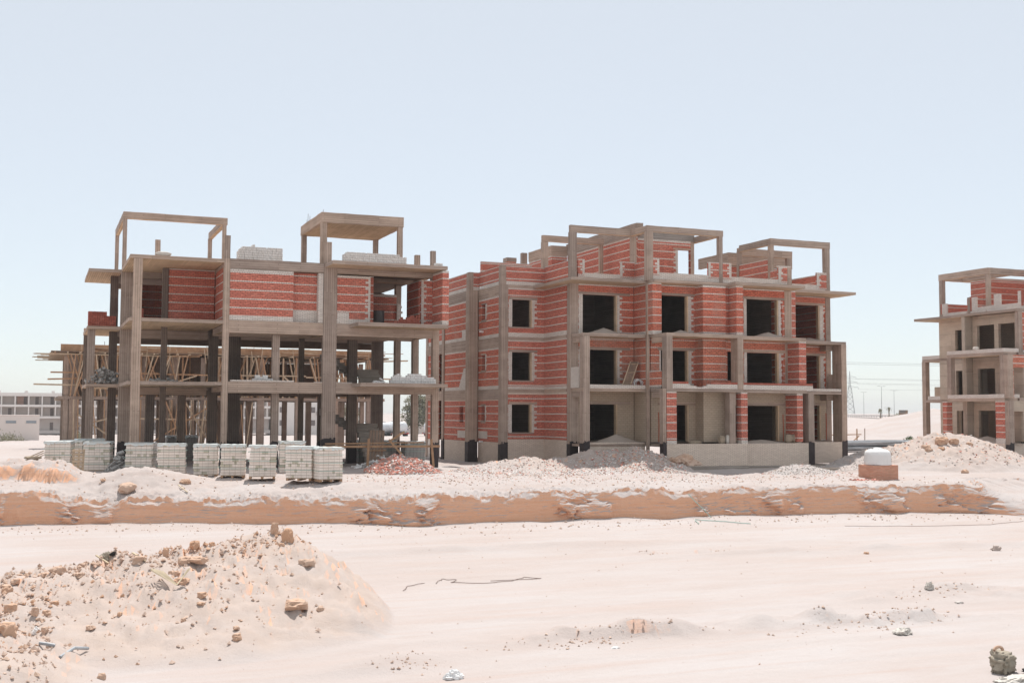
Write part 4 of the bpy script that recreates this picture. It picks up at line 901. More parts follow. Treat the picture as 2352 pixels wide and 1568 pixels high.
frame([(64.2, 64.5, 64.25, 64.5, K4, 10.3), (64.2, 64.5, 68.85, 69.2, K4, 10.3), (64.15, 64.4, 66.02, 66.24, K4, 8.75), (69.7, 70, 68.8, 69.1, K4, 10.3)],
      [(64.2, 64.45, 64.2, 69.25, 10.3, 10.78), (64.46, 74, 64.2, 64.45, 10.3, 10.78), (64.46, 80, 68.95, 69.2, 10.3, 10.78), (66.3, 66.55, 64.46, 68.94, 10.3, 10.7), (66.6, 80, 62.9, 63.15, 10.26, 10.75)], Cb)
# ------------------------------------------------------------------ formwork building behind the left one
D = thing('formwork_building', 'unfinished concrete frame full of timber props, seen through the open floors of the left building', 'building')
YB, ZB = 97.0, 1.15
slab_(D, 1.5, 28.0, YB, YB+14, ZB, 0.24, bottom='concrete_shaded'); slab_(D, 1.4, 2.2, YB+1.5, YB+14, ZB-0.04, 0.2, name='balcony_slab')
cx_ = [1.9, 2.35, 4.9, 7.6, 9.9, 12.4, 15.2, 17.0, 20.2, 23.4, 26.4, 27.3]
for i, x in enumerate(cx_):
    w_ = (0.35, 0.6, 0.4, 0.5, 0.7, 0.35)[i % 6]
    for yy in (YB+0.05, YB+5.5, YB+10.5): col_(D, x, x+w_, yy, yy+0.35, -3.6, ZB-0.2, 'concrete')
for i, x in enumerate(cx_):
    w_ = (0.35, 0.6, 0.4, 0.5, 0.7, 0.35)[i % 6]
    for yy in (YB+0.3, YB+6.0): col_(D, x, x+w_, yy, yy+0.35, ZB, 4.4, 'concrete')
rr_ = random.Random(3)
deck = MB(); deck.box(0.9, 28.2, YB-0.2, YB+14, 4.62, 4.70, 'timber_old')
part(deck, 'formwork_deck', D)
part(MB().box(2.5, 25.5, YB+9.0, YB+9.2, ZB, 4.4, 'timber_old').box(9, 17, YB+3.0, YB+3.15, 3.2, 4.5, 'timber_old'), 'shade_backdrop', D)  # dark backdrop added to stand in for deep shade among the props
part(MB().box(1.6, 27.6, YB+0.2, YB+0.26, 4.70, 5.25, 'timber'), 'formwork_side', D)
for i in range(30):      # joists sticking out over the edge
    x = 1.2+i*0.92; part(MB().beam((x, YB-0.9-rr_.random()*0.6, 4.55), (x+rr_.uniform(-.2, .2), YB+6, 4.58), 0.09, 0.12, 'timber_pale' if i % 3 else 'timber'), 'joist', D)
for i in range(26):
    y = YB-0.6+i*0.5; part(MB().beam((0.6-rr_.random()*1.1 if i % 3 == 0 else 0.8, y, 4.45+rr_.uniform(-.06, .10)), (8+rr_.random()*4, y+rr_.uniform(-.5, .5), 4.45), 0.10, 0.08, 'timber_pale'), 'bearer', D)
for i in range(95):      # props
    x = rr_.uniform(1.3, 28.0); y = YB+rr_.choice([-0.25, 0.2, 1.2, 2.4, 4, 6, 8]); lean = rr_.uniform(-.35, .35) if rr_.random() < .3 else rr_.uniform(-.06, .06)
    part(MB().beam((x, y, ZB), (x+lean, y, 4.5), 0.12, 0.12, rr_.choice(['timber', 'timber', 'timber_pale', 'timber'])), 'prop', D)
for i in range(26):
    x = rr_.choice([rr_.uniform(7, 14), rr_.uniform(9, 13)]) if i < 20 else rr_.uniform(2, 5); y = YB-rr_.uniform(0.4, 1.4)
    part(MB().beam((x, y, -3.1), (x+rr_.uniform(-.5, .5)*(1 if i % 2 else .2), y+.2, 0.9), 0.09, 0.09, rr_.choice(['timber', 'timber_pale'])), 'prop', D)
for i in range(60):      # slanted props
    x = rr_.uniform(8, 27) if i % 3 else rr_.uniform(2, 8); s_ = rr_.choice([-1, 1])*rr_.uniform(.3, 1.3); y = YB-rr_.uniform(-.1, .9)
    part(MB().beam((x, y, ZB), (x+s_, y, 4.45), .12, .09, rr_.choice(['timber', 'timber', 'timber_pale'])), 'raking_prop', D)
for i in range(38):
    x = rr_.gauss(11.3, 1.5) if i % 3 else rr_.uniform(13, 16.5); s_ = rr_.gauss(0, .45); y = YB-rr_.uniform(.3, 2.2)
    part(MB().beam((x, y, -3.0), (x+s_, y+.3, rr_.uniform(.4, .9)), .1, .07, rr_.choice(['timber', 'timber_old', 'timber_pale'])), 'lower_prop', D)
for (x0, x1, z0, z1, dy) in ((0.7, 3.4, 2.45, 2.55, -0.5), (-.3, 4, 2.05, 2.0, -.4), (0.9, 9, 3.0, 3.05, -.3), (6, 14, 3.0, 2.95, -.35), (13, 21, 2.95, 3.0, -.35), (21, 30.5, 2.9, 2.85, -.35), (7, 12, 1.2, 2.9, -.4), (9, 13.3, 2.8, 1.2, -.45), (14.5, 17, 1.3, 3.0, -.4), (19, 21, 3, 1.3, -.4), (3.0, 5.2, -.3, -1.9, -.6), (3.0, 5.2, -1.2, -.6, -.6), (7.6, 13.4, -.6, -.7, -1.2), (8, 12.8, -2.8, 0.3, -1.3), (11, 13.2, .8, -2.9, -1.2), (9.5, 11, .8, -2.9, -1.2), (23, 27, 1.3, 1.5, -.5), (22, 27.9, 5.0, 4.9, -.4), (27, 30, 4.35, 4.5, -.3)):
    part(MB().beam((x0, YB+dy, z0), (x1, YB+dy+.1, z1), 0.11, 0.12, rr_.choice(['timber', 'timber_pale'])), 'brace', D)
rb = MB()
for i in range(46):
    x = rr_.uniform(1.2, 28); y = YB+rr_.uniform(0.2, 9); rb.tube([(x, y, 4.6), (x+rr_.uniform(-.05, .05), y, 5.1+rr_.random()*0.55)], 0.02, 'rebar', 4)
rb.tube([(3.35, YB+1, 4.6), (3.37, YB+1, 6.6)], 0.07, 'timber', 5)
part(rb, 'rebar', D)
for i in range(48):      # loose planks lying on and over the deck edge
    x = rr_.uniform(.8, 27.5); y = YB-rr_.uniform(-.6, .9); z = rr_.uniform(4.72, 5.25) if i % 3 else rr_.uniform(4.4, 4.6)
    part(MB().beam((x, y, z), (x+rr_.uniform(1.2, 3.2), y+rr_.uniform(-.5, .5), z+rr_.uniform(-.12, .12)), .14, .05, rr_.choice(['timber_pale', 'timber_pale', 'timber'])), 'loose_plank', D)
for i in range(20):
    x = rr_.uniform(1.5, 27.5); part(MB().beam((x, YB-.5, 4.0-rr_.random()*.5), (x+rr_.uniform(-.2, .2), YB-.45, 4.9+rr_.random()*.5), .08, .06, 'timber_pale'), 'upright_batten', D)
# ------------------------------------------------------------------ far buildings
FB = thing('row_of_apartments', 'long pale three storey apartment block with recessed balconies far behind on the left', 'building')
Y5 = 300.0; zf = (-4.9, -1.75, 1.0, 3.75)
part(MB().box(-48, 56, Y5+2.2, Y5+12, -5.6, 3.7, 'white_wall_back'), 'wall', FB)
part(MB().box(-48, 56, Y5, Y5+12, 3.45, 4.25, 'white_wall'), 'parapet_wall', FB)
for z in (1.0, -1.75): part(MB().box(-48, 56, Y5-0.3, Y5+2.2, z-0.12, z+0.42, 'white_wall'), 'balcony_front', FB)
part(MB().box(-48, 56, Y5-0.2, Y5+2.2, -5.6, -4.75, 'white_wall_back'), 'terrace', FB)
i = 0; x = -47.0
while x < 56:
    part(MB().box(x, x+0.28, Y5-0.1, Y5+2.2, -1.3, 3.45, 'white_wall'), 'balcony_divider', FB) if i < 60 else None
    if i % 2 == 0: part(MB().box(x+2.2, x+2.9, Y5, Y5+0.8, 4.25, 4.75, 'white_wall'), 'parapet_post', FB)
    for z in (-4.7, -1.3, 1.45):
        if (i*7+int(z*3)) % 5 != 0:
            a = x+(1.6 if i % 2 else 2.0); part(MB().box(a, a+0.75, Y5+2.12, Y5+2.3, z, z+1.85, 'far_door'), 'door', FB) if i < 33 else None
    if i % 4 == 2 and x > -8: part(MB().box(x+0.5, x+2.7, Y5+2.14, Y5+2.25, 1.45, 3.4, 'far_brick'), 'brick_patch', FB)
    x += 3.0; i += 1
SH = thing('utility_hut', 'plain pale flat roofed hut with two narrow high windows, at the left edge', 'hut')
part(MB().box(-9, 0.38, 170, 176, -4.6, -0.68, 'shed_wall'), 'wall', SH)
part(MB().box(-9.1, 0.42, 169.9, 176.1, -0.68, -0.6, 'shed_wall'), 'roof', SH)
for a, b in ((-3.82, -2.57), (-1.28, -0.04)):
    f = part(MB().box(a-.05, b+.05, 169.95, 170.05, -1.75, -1.34, 'white_wall_back'), 'window', SH); part(MB().box(a, b, 169.93, 169.98, -1.71, -1.39, 'far_glass'), 'pane', f)
AP = thing('apartment_house', 'pale apartment house with small square windows, far behind the columns of the left building', 'building')
part(MB().box(57, 82, 300, 312, -6, 6.2, 'white_wall'), 'wall', AP)
for a in range(58, 81, 4):
    for z in (-3.6, -0.2, 3.2): f = part(MB().box(a+.4, a+1.7, 299.9, 300.1, z, z+1.4, 'far_door'), 'window', AP)
part(MB().box(68, 71, 298.8, 300, -0.9, 0.1, 'white_wall_back'), 'balcony', AP)
BW = MB(); BW.box(70, 130, 285, 285.3, -5.6, -3.3, 'white_wall_back')
tag(BW.build('boundary_wall'), 'low grey boundary wall far behind beneath the dusty trees', 'wall')

# ------------------------------------------------------------------ trees
def tree(name, label, cat, x, y, z, h, r, leaf, n=2600, ls=0.22, seed=1, group=None, trunk=True, zc=0.55):
    R = random.Random(seed); t = thing(name, label, cat, (x, y, z), 0, group)
    if trunk:
        tk = MB(); tk.tube([(0, 0, -0.4), (0.1, 0, h*0.22), (-0.1, 0.1, h*0.45)], 0.05*h*0.6, 'bark', 7, r_end=0.02*h)
        for k in range(7):
            a = R.uniform(0, 6.28); q = R.uniform(.5, .9); tk.tube([(0, 0, h*(.15+.04*k)), (math.cos(a)*r*.4, math.sin(a)*r*.4, h*(.35+.05*k)), (math.cos(a)*r*q, math.sin(a)*r*q, h*(.5+.06*k))], 0.014*h, 'bark', 5, r_end=0.004*h)
        part(tk, 'trunk', t)
    cr = MB(); clumps = []
    for k in range(26):
        a = R.uniform(0, 6.28); q = R.uniform(0.1, 1)**0.6*r*0.8; zz = h*R.uniform(0.25, 0.95); s_ = math.sin(math.pi*min(1, max(0.08, (zz/h))))
        clumps.append((math.cos(a)*q*s_, math.sin(a)*q*s_, zz, r*R.uniform(.18, .42)))
    for k in range(n):
        c = R.choice(clumps); d = Vector((R.gauss(0, 1), R.gauss(0, 1), R.gauss(0, .8))).normalized()*c[3]*R.uniform(.4, 1.1)
        p = Vector(c[:3])+d
        if p.z < 0.05: p.z = R.uniform(0.05, h*.3)
        u = Vector((R.gauss(0, 1), R.gauss(0, 1), R.gauss(0, 1))).normalized()*ls*R.uniform(.6, 1.3); v = u.orthogonal().normalized()*ls*.5
        cr.quad([p-u, p+v, p+u, p-v], [(0, 0)]*4, leaf)
    part(cr, 'crown', t); return t
tg = 'dusty trees by the tanker lorries'
tree('tree', 'tall dusty grey green tree with a ragged crown, left of the tanker seen side on', 'tree', 85, 266, -5, 9.6, 4.2, 'leaf_dry', 3600, .30, 1, tg)
tree('tree', 'broad pale grey green tree right behind the tanker seen side on', 'tree', 91, 270, -5, 9.2, 5.0, 'leaf_dry', 3600, .30, 2, tg)
tree('tree', 'loose pale tree before the apartment house, left of the lorries', 'tree', 66.5, 258, -5, 6.6, 3.2, 'leaf_dry', 1300, .26, 3, tg)
tree('tree', 'small pale bushy tree just above the blue tanker cab', 'tree', 74.5, 268, -5, 4.4, 2.2, 'leaf_dry', 900, .24, 4, tg)
tree('shrub', 'low pale green shrub before the hut at the left edge', 'shrub', -3.6, 163, -4.2, 0.8, 2.6, 'leaf_dry', 700, .12, 5, 'shrubs on the sand', False)
tree('shrub', 'small grey green shrub seen between the legs of the formwork building', 'shrub', 3.9, 130, -3.6, 1.2, 1.3, 'leaf_dry', 500, .12, 6, 'shrubs on the sand', False)

# ------------------------------------------------------------------ tanker lorries
def tanker(label, x, y, rz, colr='tanker_white', cab='tanker_white', rear=False):
    t = thing('tanker_lorry', label, 'lorry', (x, y, ground_z(x, y)-0.05), rz, 'tanker lorries parked behind the left building')
    tank = MB(); prof = [(0.2, -3.8), (0.95, -3.65), (1.15, -3.3), (1.18, 0), (1.15, 3.0), (0.95, 3.35), (0.2, 3.5)]
    tank.lathe(prof, (0, 0, 2.15), colr, 20, 'x'); tk = part(tank, 'tank', t, smooth=True)
    part(MB().box(-3.6, 3.3, -1.19, -1.16, 1.55, 1.75, 'tanker_red' if not rear else 'tanker_blue'), 'stripe', tk)
    part(MB().tube([(-2.5, 0, 3.4), (2.5, 0, 3.4)], 0.06, 'steel_far').lathe([(0.35, 0), (0.35, 0.18)], (0, 0, 3.3), 'steel_far', 12), 'hatch', tk)
    part(MB().box(-4.0, 5.4, -0.5, 0.5, 0.75, 1.0, 'steel_far').box(-3.9, -3.7, -1.2, 1.2, 0.6, 0.9, 'tanker_red'), 'chassis', t)
    cb = MB(); cb.quad([(3.75, -1.2, .8), (5.9, -1.2, .8), (5.9, -1.2, 2.0), (5.5, -1.2, 3.1), (3.75, -1.2, 3.1)], [(0, 0)]*5, cab)
    cb.quad([(3.75, 1.2, .8), (3.75, 1.2, 3.1), (5.5, 1.2, 3.1), (5.9, 1.2, 2.0), (5.9, 1.2, .8)], [(0, 0)]*5, cab)
    for a, b in (((5.9, .8), (5.9, 2.0)), ((5.9, 2.0), (5.5, 3.1)), ((5.5, 3.1), (3.75, 3.1)), ((3.75, 3.1), (3.75, .8)), ((3.75, .8), (5.9, .8))):
        cb.quad([(a[0], -1.2, a[1]), (a[0], 1.2, a[1]), (b[0], 1.2, b[1]), (b[0], -1.2, b[1])], [(0, 0)]*4, cab)
    c = part(cb, 'cab', t)
    part(MB().box(5.62, 5.82, -1.05, 1.05, 2.1, 2.9, 'far_glass'), 'windscreen', c)
    for wx in (-3.0, -1.8, 4.8):
        for s_ in (-1, 1):
            part(MB().lathe([(0.2, -0.15), (0.5, -0.14), (0.5, 0.14), (0.2, 0.15)], (wx, s_*1.0, 0.5), 'tyre', 16, 'y'), 'wheel', t)
    return t
tanker('white tanker lorry seen side on at the right, between the last two columns', 84.0, 246, math.radians(8))
tanker('tanker lorry seen from its rounded rear end, in the middle of the three lorries', 75.6, 252, math.radians(100), rear=True)
tanker('blue and white tanker lorry with a red front, leftmost of the three lorries', 71.3, 255, math.radians(172), 'tanker_white', 'tanker_red')

# ------------------------------------------------------------------ far right: pylon, lamps, palms, board, road
def gz(x, y): return ground_z(x, y)
px_, py_ = 735.0, 915.0
t = thing('pylon', 'tall lattice electricity pylon on the horizon just right of the brick building', 'pylon', (px_, py_, -4), math.radians(-35))
H_ = 46.0; lm = MB()
def half(z): return 4.6*(1-z/H_)**1.15*0.9+0.55*(1-z/H_)+0.1 if z < H_*0.62 else 0.9*(1-(z-H_*0.62)/(H_*0.38))**1+0.12
zs = [0, 6, 11.5, 16.5, 21, 25, 28.5, 31.5, 34.5, 37.5, 40.5, 43.5, H_]
for a, b in zip(zs[:-1], zs[1:]):
    ha, hb = half(a), half(b); ca = [(-ha, -ha), (ha, -ha), (ha, ha), (-ha, ha)]; cb_ = [(-hb, -hb), (hb, -hb), (hb, hb), (-hb, hb)]
    for k in range(4):
        k2 = (k+1) % 4; W_ = 0.16
        lm.beam((*ca[k], a), (*cb_[k], b), .24, .24, 'steel_far'); lm.beam((*ca[k], a), (*cb_[k2], b), W_, W_, 'steel_far'); lm.beam((*ca[k2], a), (*cb_[k], b), W_, W_, 'steel_far'); lm.beam((*cb_[k], b), (*cb_[k2], b), W_, W_, 'steel_far')
part(lm, 'lattice_mast', t)
arms = []
for z, L_ in ((30.0, 8.0), (35.0, 7.0), (40.0, 6.0)):
    a = MB()
    for s_ in (-1, 1):
        a.beam((0, -.6, z), (s_*L_, 0, z+.2), .2, .2, 'steel_far'); a.beam((0, .6, z), (s_*L_, 0, z+.2), .2, .2, 'steel_far'); a.beam((0, 0, z+1.8), (s_*L_, 0, z+.2), .18, .18, 'steel_far'); a.tube([(s_*L_, 0, z+.2), (s_*L_, 0, z-1.6)], .16, 'steel_far', 5)
    part(a, 'cross_arm', t); arms.append((z, L_))
# conductors hang from the pylon arms, running to the right and to the left out of sight
def catenary(name, p, q, sag, r, label, n=28):
    pts = [Vector(p).lerp(Vector(q), i/n)-Vector((0, 0, 4*sag*(i/n)*(1-i/n))) for i in range(n+1)]
    tag(MB().tube(pts, r, 'steel_far', 4, False).build(name), label, 'power line', 'power lines between the brick building and the right block')
for k, (z, L_) in enumerate(arms):
    catenary('power_line', (px_+L_*.8, py_-L_*.5, z-5.6), (px_+520, py_-430+k*18, z+16-6*k), 9, 0.075, ('lowest', 'middle', 'top')[k]+' cable running right from the pylon arms')
catenary('power_line', (330, 480, 27.0), (520, 330, 24.8), 2.5, 0.06, 'highest thin cable crossing the sky beside the top balcony of the right block')
catenary('power_line', (330, 480, 26.0), (520, 330, 23.6), 2.2, 0.06, 'thin cable just under the highest one in the sky')
catenary('power_line', (330, 480, 18.6), (520, 330, 17.6), 2.0, 0.06, 'thin cable in the sky level with the first balcony of the right block')
catenary('power_line', (330, 480, 16.4), (520, 330, 14.2), 1.6, 0.05, 'faint sagging cable below the cable at first balcony level')
def lamp(label, x, y, h):
    t = thing('street_lamp', label, 'street lamp', (x, y, gz(x, y)-.2), 0, 'street lamps along the far road')
    part(MB().tube([(0, 0, 0), (0, 0, h)], .11, 'steel_far', 6, r_end=.07), 'pole', t)
    part(MB().tube([(-1.4, 0, h+.15), (0, 0, h), (1.4, 0, h+.15)], .06, 'steel_far', 5).box(-1.9, -1.2, -.15, .15, h+.08, h+.2, 'steel_far').box(1.2, 1.9, -.15, .15, h+.08, h+.2, 'steel_far'), 'lamp_arm', t)
def ray_xy(px, dist):
    """(x, y) on the compass bearing of a distant thing"""
    a = YAW+math.atan((px-1176)/F); return dist*math.sin(a), dist*math.cos(a)
for px, d, h, lb in ((1983.6, 620, 12, 'left and smallest of the three street lamps, next to the pylon'), (2024.4, 470, 12.5, 'tallest street lamp, in the middle of the three on the far road'), (2053.2, 560, 12, 'right one of the three street lamps, near the hoarding')):
    x, y = ray_xy(px, d); lamp(lb, x, y, h)
x, y = ray_xy(2074, 300)
t = thing('billboard', 'dark blue roadside hoarding on posts beside the palms', 'billboard', (x, y, gz(x, y)), -YAW-.3)
part(MB().box(-1.05, 1.05, -.06, .06, 1.55, 3.1, 'bill_face'), 'panel', t); part(MB().box(-.8, -.7, -.05, .05, -.3, 1.55, 'steel_far').box(.7, .8, -.05, .05, -.3, 1.55, 'steel_far'), 'post', t)
def palm(label, px, d, h, fr=1.5, dead=True, zoff=0.0, seed=1):
    x, y = ray_xy(px, d); R = random.Random(seed); t = thing('palm_tree', label, 'palm tree', (x, y, gz(x, y)-.1+zoff), 0, 'palms on the horizon')
    part(MB().tube([(0, 0, -.3), (.05, 0, h*.5), (-.1, 0, h)], .22, 'bark', 7, r_end=.15), 'trunk', t)
    c = MB()
    for k in range(22):
        a = R.uniform(0, 6.28); L_ = fr*R.uniform(.7, 1.1); el = R.uniform(-1.1, .5) if dead else R.uniform(-.3, 1.1); prev = Vector((-.1, 0, h))
        for q in range(4):
            nx = prev+Vector((math.cos(a)*math.cos(el), math.sin(a)*math.cos(el), math.sin(el)))*L_/4; el -= .4
            sd_ = Vector((-math.sin(a), math.cos(a), 0))*.14*(1.2-q*.25); c.quad([prev-sd_, prev+sd_, nx+sd_*.7, nx-sd_*.7], [(0, 0)]*4, 'leaf_dry'); prev = nx
    part(c, 'crown', t)
palm('ragged dead palm at the foot of the tallest street lamp', 2021.5, 380, 4.0, 1.7, seed=1); palm('thin bent palm between two street lamps', 2041, 400, 4.6, 1.7, seed=2)
palm('ragged palm standing on top of the dirt heap', 2102, 128, 0.5, 1.1, seed=3, zoff=.3)
x, y = ray_xy(2086, 130); tree('shrub', 'green bush on the crest of the dirt heap, left of the palm', 'shrub', x, y, gz(x, y)-.1, 1.1, 1.0, 'leaf_green', 300, .14, 9, 'shrubs on the sand', False)
x, y = ray_xy(2112, 132); tree('shrub', 'reddish dry bush at the right on the crest of the dirt heap', 'shrub', x, y, gz(x, y)-.1, .7, .9, 'leaf_dry', 200, .12, 10, 'shrubs on the sand', False)
x, y = ray_xy(2060, 330); tree('shrub', 'pale dry bushes below the hoarding', 'shrub', x, y, gz(x, y)-.1, 2.0, 2.6, 'leaf_dry', 400, .25, 11, 'shrubs on the sand', False)
# far road with its guard rail
xa, ya = ray_xy(1920, 540); xb, yb = ray_xy(2180, 360)
rd = MB(); za = gz(*ray_xy(2020, 450))+0.35
rd.quad([(xa, ya, za), (xb, yb, za+.2), (xb+9, yb+9, za+.2), (xa+9, ya+9, za)], [(0, 0), (1, 0), (1, 1), (0, 1)], 'asphalt')
o = rd.build('road'); o['kind'] = 'structure'
gr = MB(); gr.beam((xa, ya, za+.7), (xb, yb, za+.9), .1, .32, 'steel_far'); 
for i in range(40): q = Vector((xa, ya, za)).lerp(Vector((xb, yb, za+.2)), i/39); gr.beam(q, q+Vector((0, 0, .8)), .12, .12, 'steel_far')
tag(gr.build('guard_rail'), 'thin guard rail along the far road on the horizon', 'guard rail')
# ------------------------------------------------------------------ block pallets
def pallet_mesh(par, w, d, rows, seed, mats=('pallet_block', 'pallet_block_wrapped'), lean=0.0):
    R = random.Random(seed)
    base = MB()
    for k in range(5): base.box(-w/2+.02, w/2-.02, -d/2+k*(d-.12)/4, -d/2+k*(d-.12)/4+.1, .09, .115, 'timber_pale')
    for k in range(3): base.box(-w/2+.02+k*(w-.14)/2, -w/2+.12+k*(w-.14)/2, -d/2, d/2, 0, .09, 'timber')
    part(base, 'pallet', par)
    rh = .1205; blk = MB(); z = .12
    for r in range(rows):
        ox, oy = R.uniform(-.018, .018)+lean*r*.012, R.uniform(-.018, .018); nx = 5 if r % 2 == 0 else 3
        n_ = (9 if r % 2 == 0 else 4)
        xs = -w/2
        for i in range(n_):
            bw_ = w/n_; g = R.uniform(.001, .005); dd = R.uniform(-.012, .012)
            blk.box(xs+ox+g/2, xs+bw_+ox-g/2, -d/2+oy+dd, d/2+oy+R.uniform(-.01, .01), z, z+rh-.004, mats[0] if R.random() < .9 else mats[1], zr=z)
            xs += bw_
        z += rh
    part(blk, 'blocks', par)
    H = z; st = MB(); e = .012
    for zz in (.12+rh*2.5, .12+rh*5.5, .12+rh*8.5):
        if zz > H-.1: continue
        zz += R.uniform(-.03, .03)
        for (a, b, c, d_) in ((-w/2-.03, w/2+.03, -d/2-.03-e, -d/2-.03), (-w/2-.03, w/2+.03, d/2+.03, d/2+.03+e), (-w/2-.03-e, -w/2-.03, -d/2-.03, d/2+.03), (w/2+.03, w/2+.03+e, -d/2-.03, d/2+.03)):
            st.box(a, b, c, d_, zz, zz+.018, 'strap_green')
    part(st, 'strap', par)
    # crumpled film over the top, pulled down a little at the sides
    f = MB(); nx, ny = 8, 6; ed = [[None]*(ny+1) for _ in range(nx+1)]
    for i in range(nx+1):
        for j in range(ny+1):
            ed[i][j] = (-w/2-.02+(w+.04)*i/nx, -d/2-.02+(d+.04)*j/ny, H+.012+R.uniform(0, .028))
    for i in range(nx):
        for j in range(ny): f.quad([ed[i][j], ed[i+1][j], ed[i+1][j+1], ed[i][j+1]], [(0, 0)]*4, 'plastic_sheet')
    def skirt(line, out):
        for a, b in zip(line[:-1], line[1:]):
            h1, h2 = R.uniform(.05, .16), R.uniform(.05, .16); o = Vector(out)*.018
            f.quad([a, b, tuple(Vector(b)+o-Vector((0, 0, h2))), tuple(Vector(a)+o-Vector((0, 0, h1)))], [(0, 0)]*4, 'plastic_sheet')
    skirt([ed[i][0] for i in range(nx+1)], (0, -1, 0)); skirt([ed[0][j] for j in range(ny+1)], (-1, 0, 0)); skirt([ed[nx][j] for j in range(ny+1)], (1, 0, 0)); skirt([ed[i][ny] for i in range(nx+1)], (0, 1, 0))
    part(f, 'plastic_cover', par, smooth=True)
GP = 'pallets of concrete blocks in a row before the left building'
pl = [  # x centre, y front, top z, width, turn, rows, label
    (1.06, 59.5, -1.5, 1.18, -.22, 11, 'strapped block pallet at the left end of the row, behind the upright timber pallet'),
    (2.83, 58.8, -1.5, 1.22, -.22, 11, 'strapped block pallet just left of the pile of dark loose blocks'),
    (4.55, 56.0, -1.5, 1.22, -.30, 11, 'strapped block pallet in front of the corner column, right of the dark loose blocks'),
    (5.82, 54.6, -1.5, 1.22, -.16, 11, 'strapped block pallet with a gap at its lower right, just left of the row centre'),
    (7.18, 53.3, -1.5, 1.05, -.20, 11, 'strapped block pallet in the middle of the row, in front of the second column'),
    (8.22, 52.2, -1.5, 1.05, -.22, 11, 'narrow strapped block pallet just right of the second column'),
    (9.3, 51.0, -1.5, 1.15, -.20, 11, 'strapped block pallet leaning a little, fourth from the right end of the row'),
    (10.75, 49.5, -1.52, 1.15, -.52, 11, 'strapped block pallet turned to show its olive wrapped side, second from the right end'),
    (11.68, 48.7, -1.54, 1.05, .10, 11, 'strapped block pallet at the right end of the row, nearest to the camera'),
    (11.35, 54.6, -1.42, 1.2, -.15, 12, 'block pallet under a pale sheet, standing behind the turned one'),
    (2.55, 62.4, -1.45, 1.3, .12, 12, 'block pallet with a sloping pale sheet, behind the left pallets'),
    (1.75, 61.6, -1.5, 1.1, -.25, 11, 'greyish block pallet tucked behind the left end pallet')]
for i, (x, y, zt, w_, rz, rows, lb) in enumerate(pl):
    H = .12+rows*.1205; t = thing('block_pallet', lb, 'block pallet', (x, y+.5, zt-H), rz, GP)
    pallet_mesh(t, w_, 1.0, rows, 20+i, lean=.6 if i == 6 else random.Random(i).uniform(-.4, .4))
# pallets of blocks standing in the shade behind the right hand columns
for i, (x, y, rz, lb) in enumerate(((18.0, 66.3, .05, 'block pallet in the shade beside the stair of the left building'), (19.3, 65.0, -.05, 'shaded block pallet between the two right hand inner columns'), (20.6, 62.9, 0, 'tall shaded block stack just left of the right corner column'))):
    x = (18.4, 19.35, 20.3)[i]; y = (64.0, 63.4, 61.1)[i]
    t = thing('block_pallet', lb, 'block pallet', (x-.9, y+.4, -2.95), rz, 'block pallets in the shade under the left building'); pallet_mesh(t, 1.15, .9, 10, 60+i, ('grey_block', 'grey_block'))
t = thing('block_pallet', 'grey block pallet under film standing far back between the columns, above the row', 'block pallet', (7.8, 69.2, -3.0), 0, GP); pallet_mesh(t, 1.7, 1.0, 12, 77, ('grey_block', 'grey_block'))

# ------------------------------------------------------------------ stacks of loose blocks and bricks
def stack(name, label, cat, x0, x1, y, z, rows, bw, bh, bd, mat, seed=1, ragged=.5, group=None, tops=None):
    R = random.Random(seed); mb = MB(); n = int((x1-x0)/bw)
    for j in range(n):
        h = rows if tops is None else int(round(np.interp(j/(n-1), *zip(*tops))*rows)); h -= 1 if R.random() < ragged*.3 else 0
        for r in range(h):
            a = x0+j*bw+R.uniform(-.006, .006); dd = R.uniform(-.02, .02)
            mb.box(a+.003, a+bw-.003, y+dd, y+bd+dd, z+r*bh, z+(r+1)*bh-.004, mat, zr=z)
    return tag(mb.build(name), label, cat, group)
stack('block_stack', 'long low stack of white blocks on the roof edge under the canopy', 'block stack', 15.1, 18.62, 60.4, L4+.01, 8, .066, .118, .5, 'white_block', 1, .35, 'white block stacks on the roof', ((0, .9), (.1, 1), (1, .93)))
stack('block_stack', 'high stack of white blocks on the roof left of the canopy of the left building', 'block stack', 9.5, 11.85, 60.6, L4+.01, 8, .066, .118, .6, 'white_block', 2, .3, 'white block stacks on the roof', ((0, .75), (.1, 1), (.35, 1.08), (.4, 1), (1, .98)))
tag(MB().box(14.3, 15.0, 60.5, 60.9, L4, L4+.35, 'drum_metal', jit=.03).build('tar_bundle'), 'grey bundle lying on the roof at the left end of the long white block stack', 'bundle')
stack('block_stack', 'small stack of white blocks beside the second stub column at the right roof corner', 'block stack', 19.3, 19.75, 57.6, L4+.03, 2, .11, .10, .2, 'white_block', 3, .1, 'white block stacks on the roof')
stack('block_stack', 'stepped stack of pale blocks on the first floor slab, right of the stair', 'block stack', 16.9, 19.4, YF+.05-1.3, L2+.03, 6, .1, .085, .25, 'white_block', 4, .4, None, ((0, .3), (.08, .9), (.2, .95), (.22, .65), (.36, .65), (.4, .97), (.78, .9), (.8, .7), (.93, .7), (1, .5)))
stack('block_stack', 'low stack of pale blocks on the first floor slab, middle bay', 'block stack', 10.1, 11.15, YF+.35, L2+.05, 4, .13, .085, .25, 'white_block', 5, .5, None, ((0, .5), (.15, 1), (.75, 1), (1, .6)))
stack('brick_stack', 'square stack of red bricks on the left wing slab of the left building', 'brick stack', 2.42, 3.84, 65.72, L3, 7, .118, .112, .7, 'red_brick', 6, .3, None, ((0, 1), (.62, 1), (.66, 1), (.7, .72), (1, .72)))
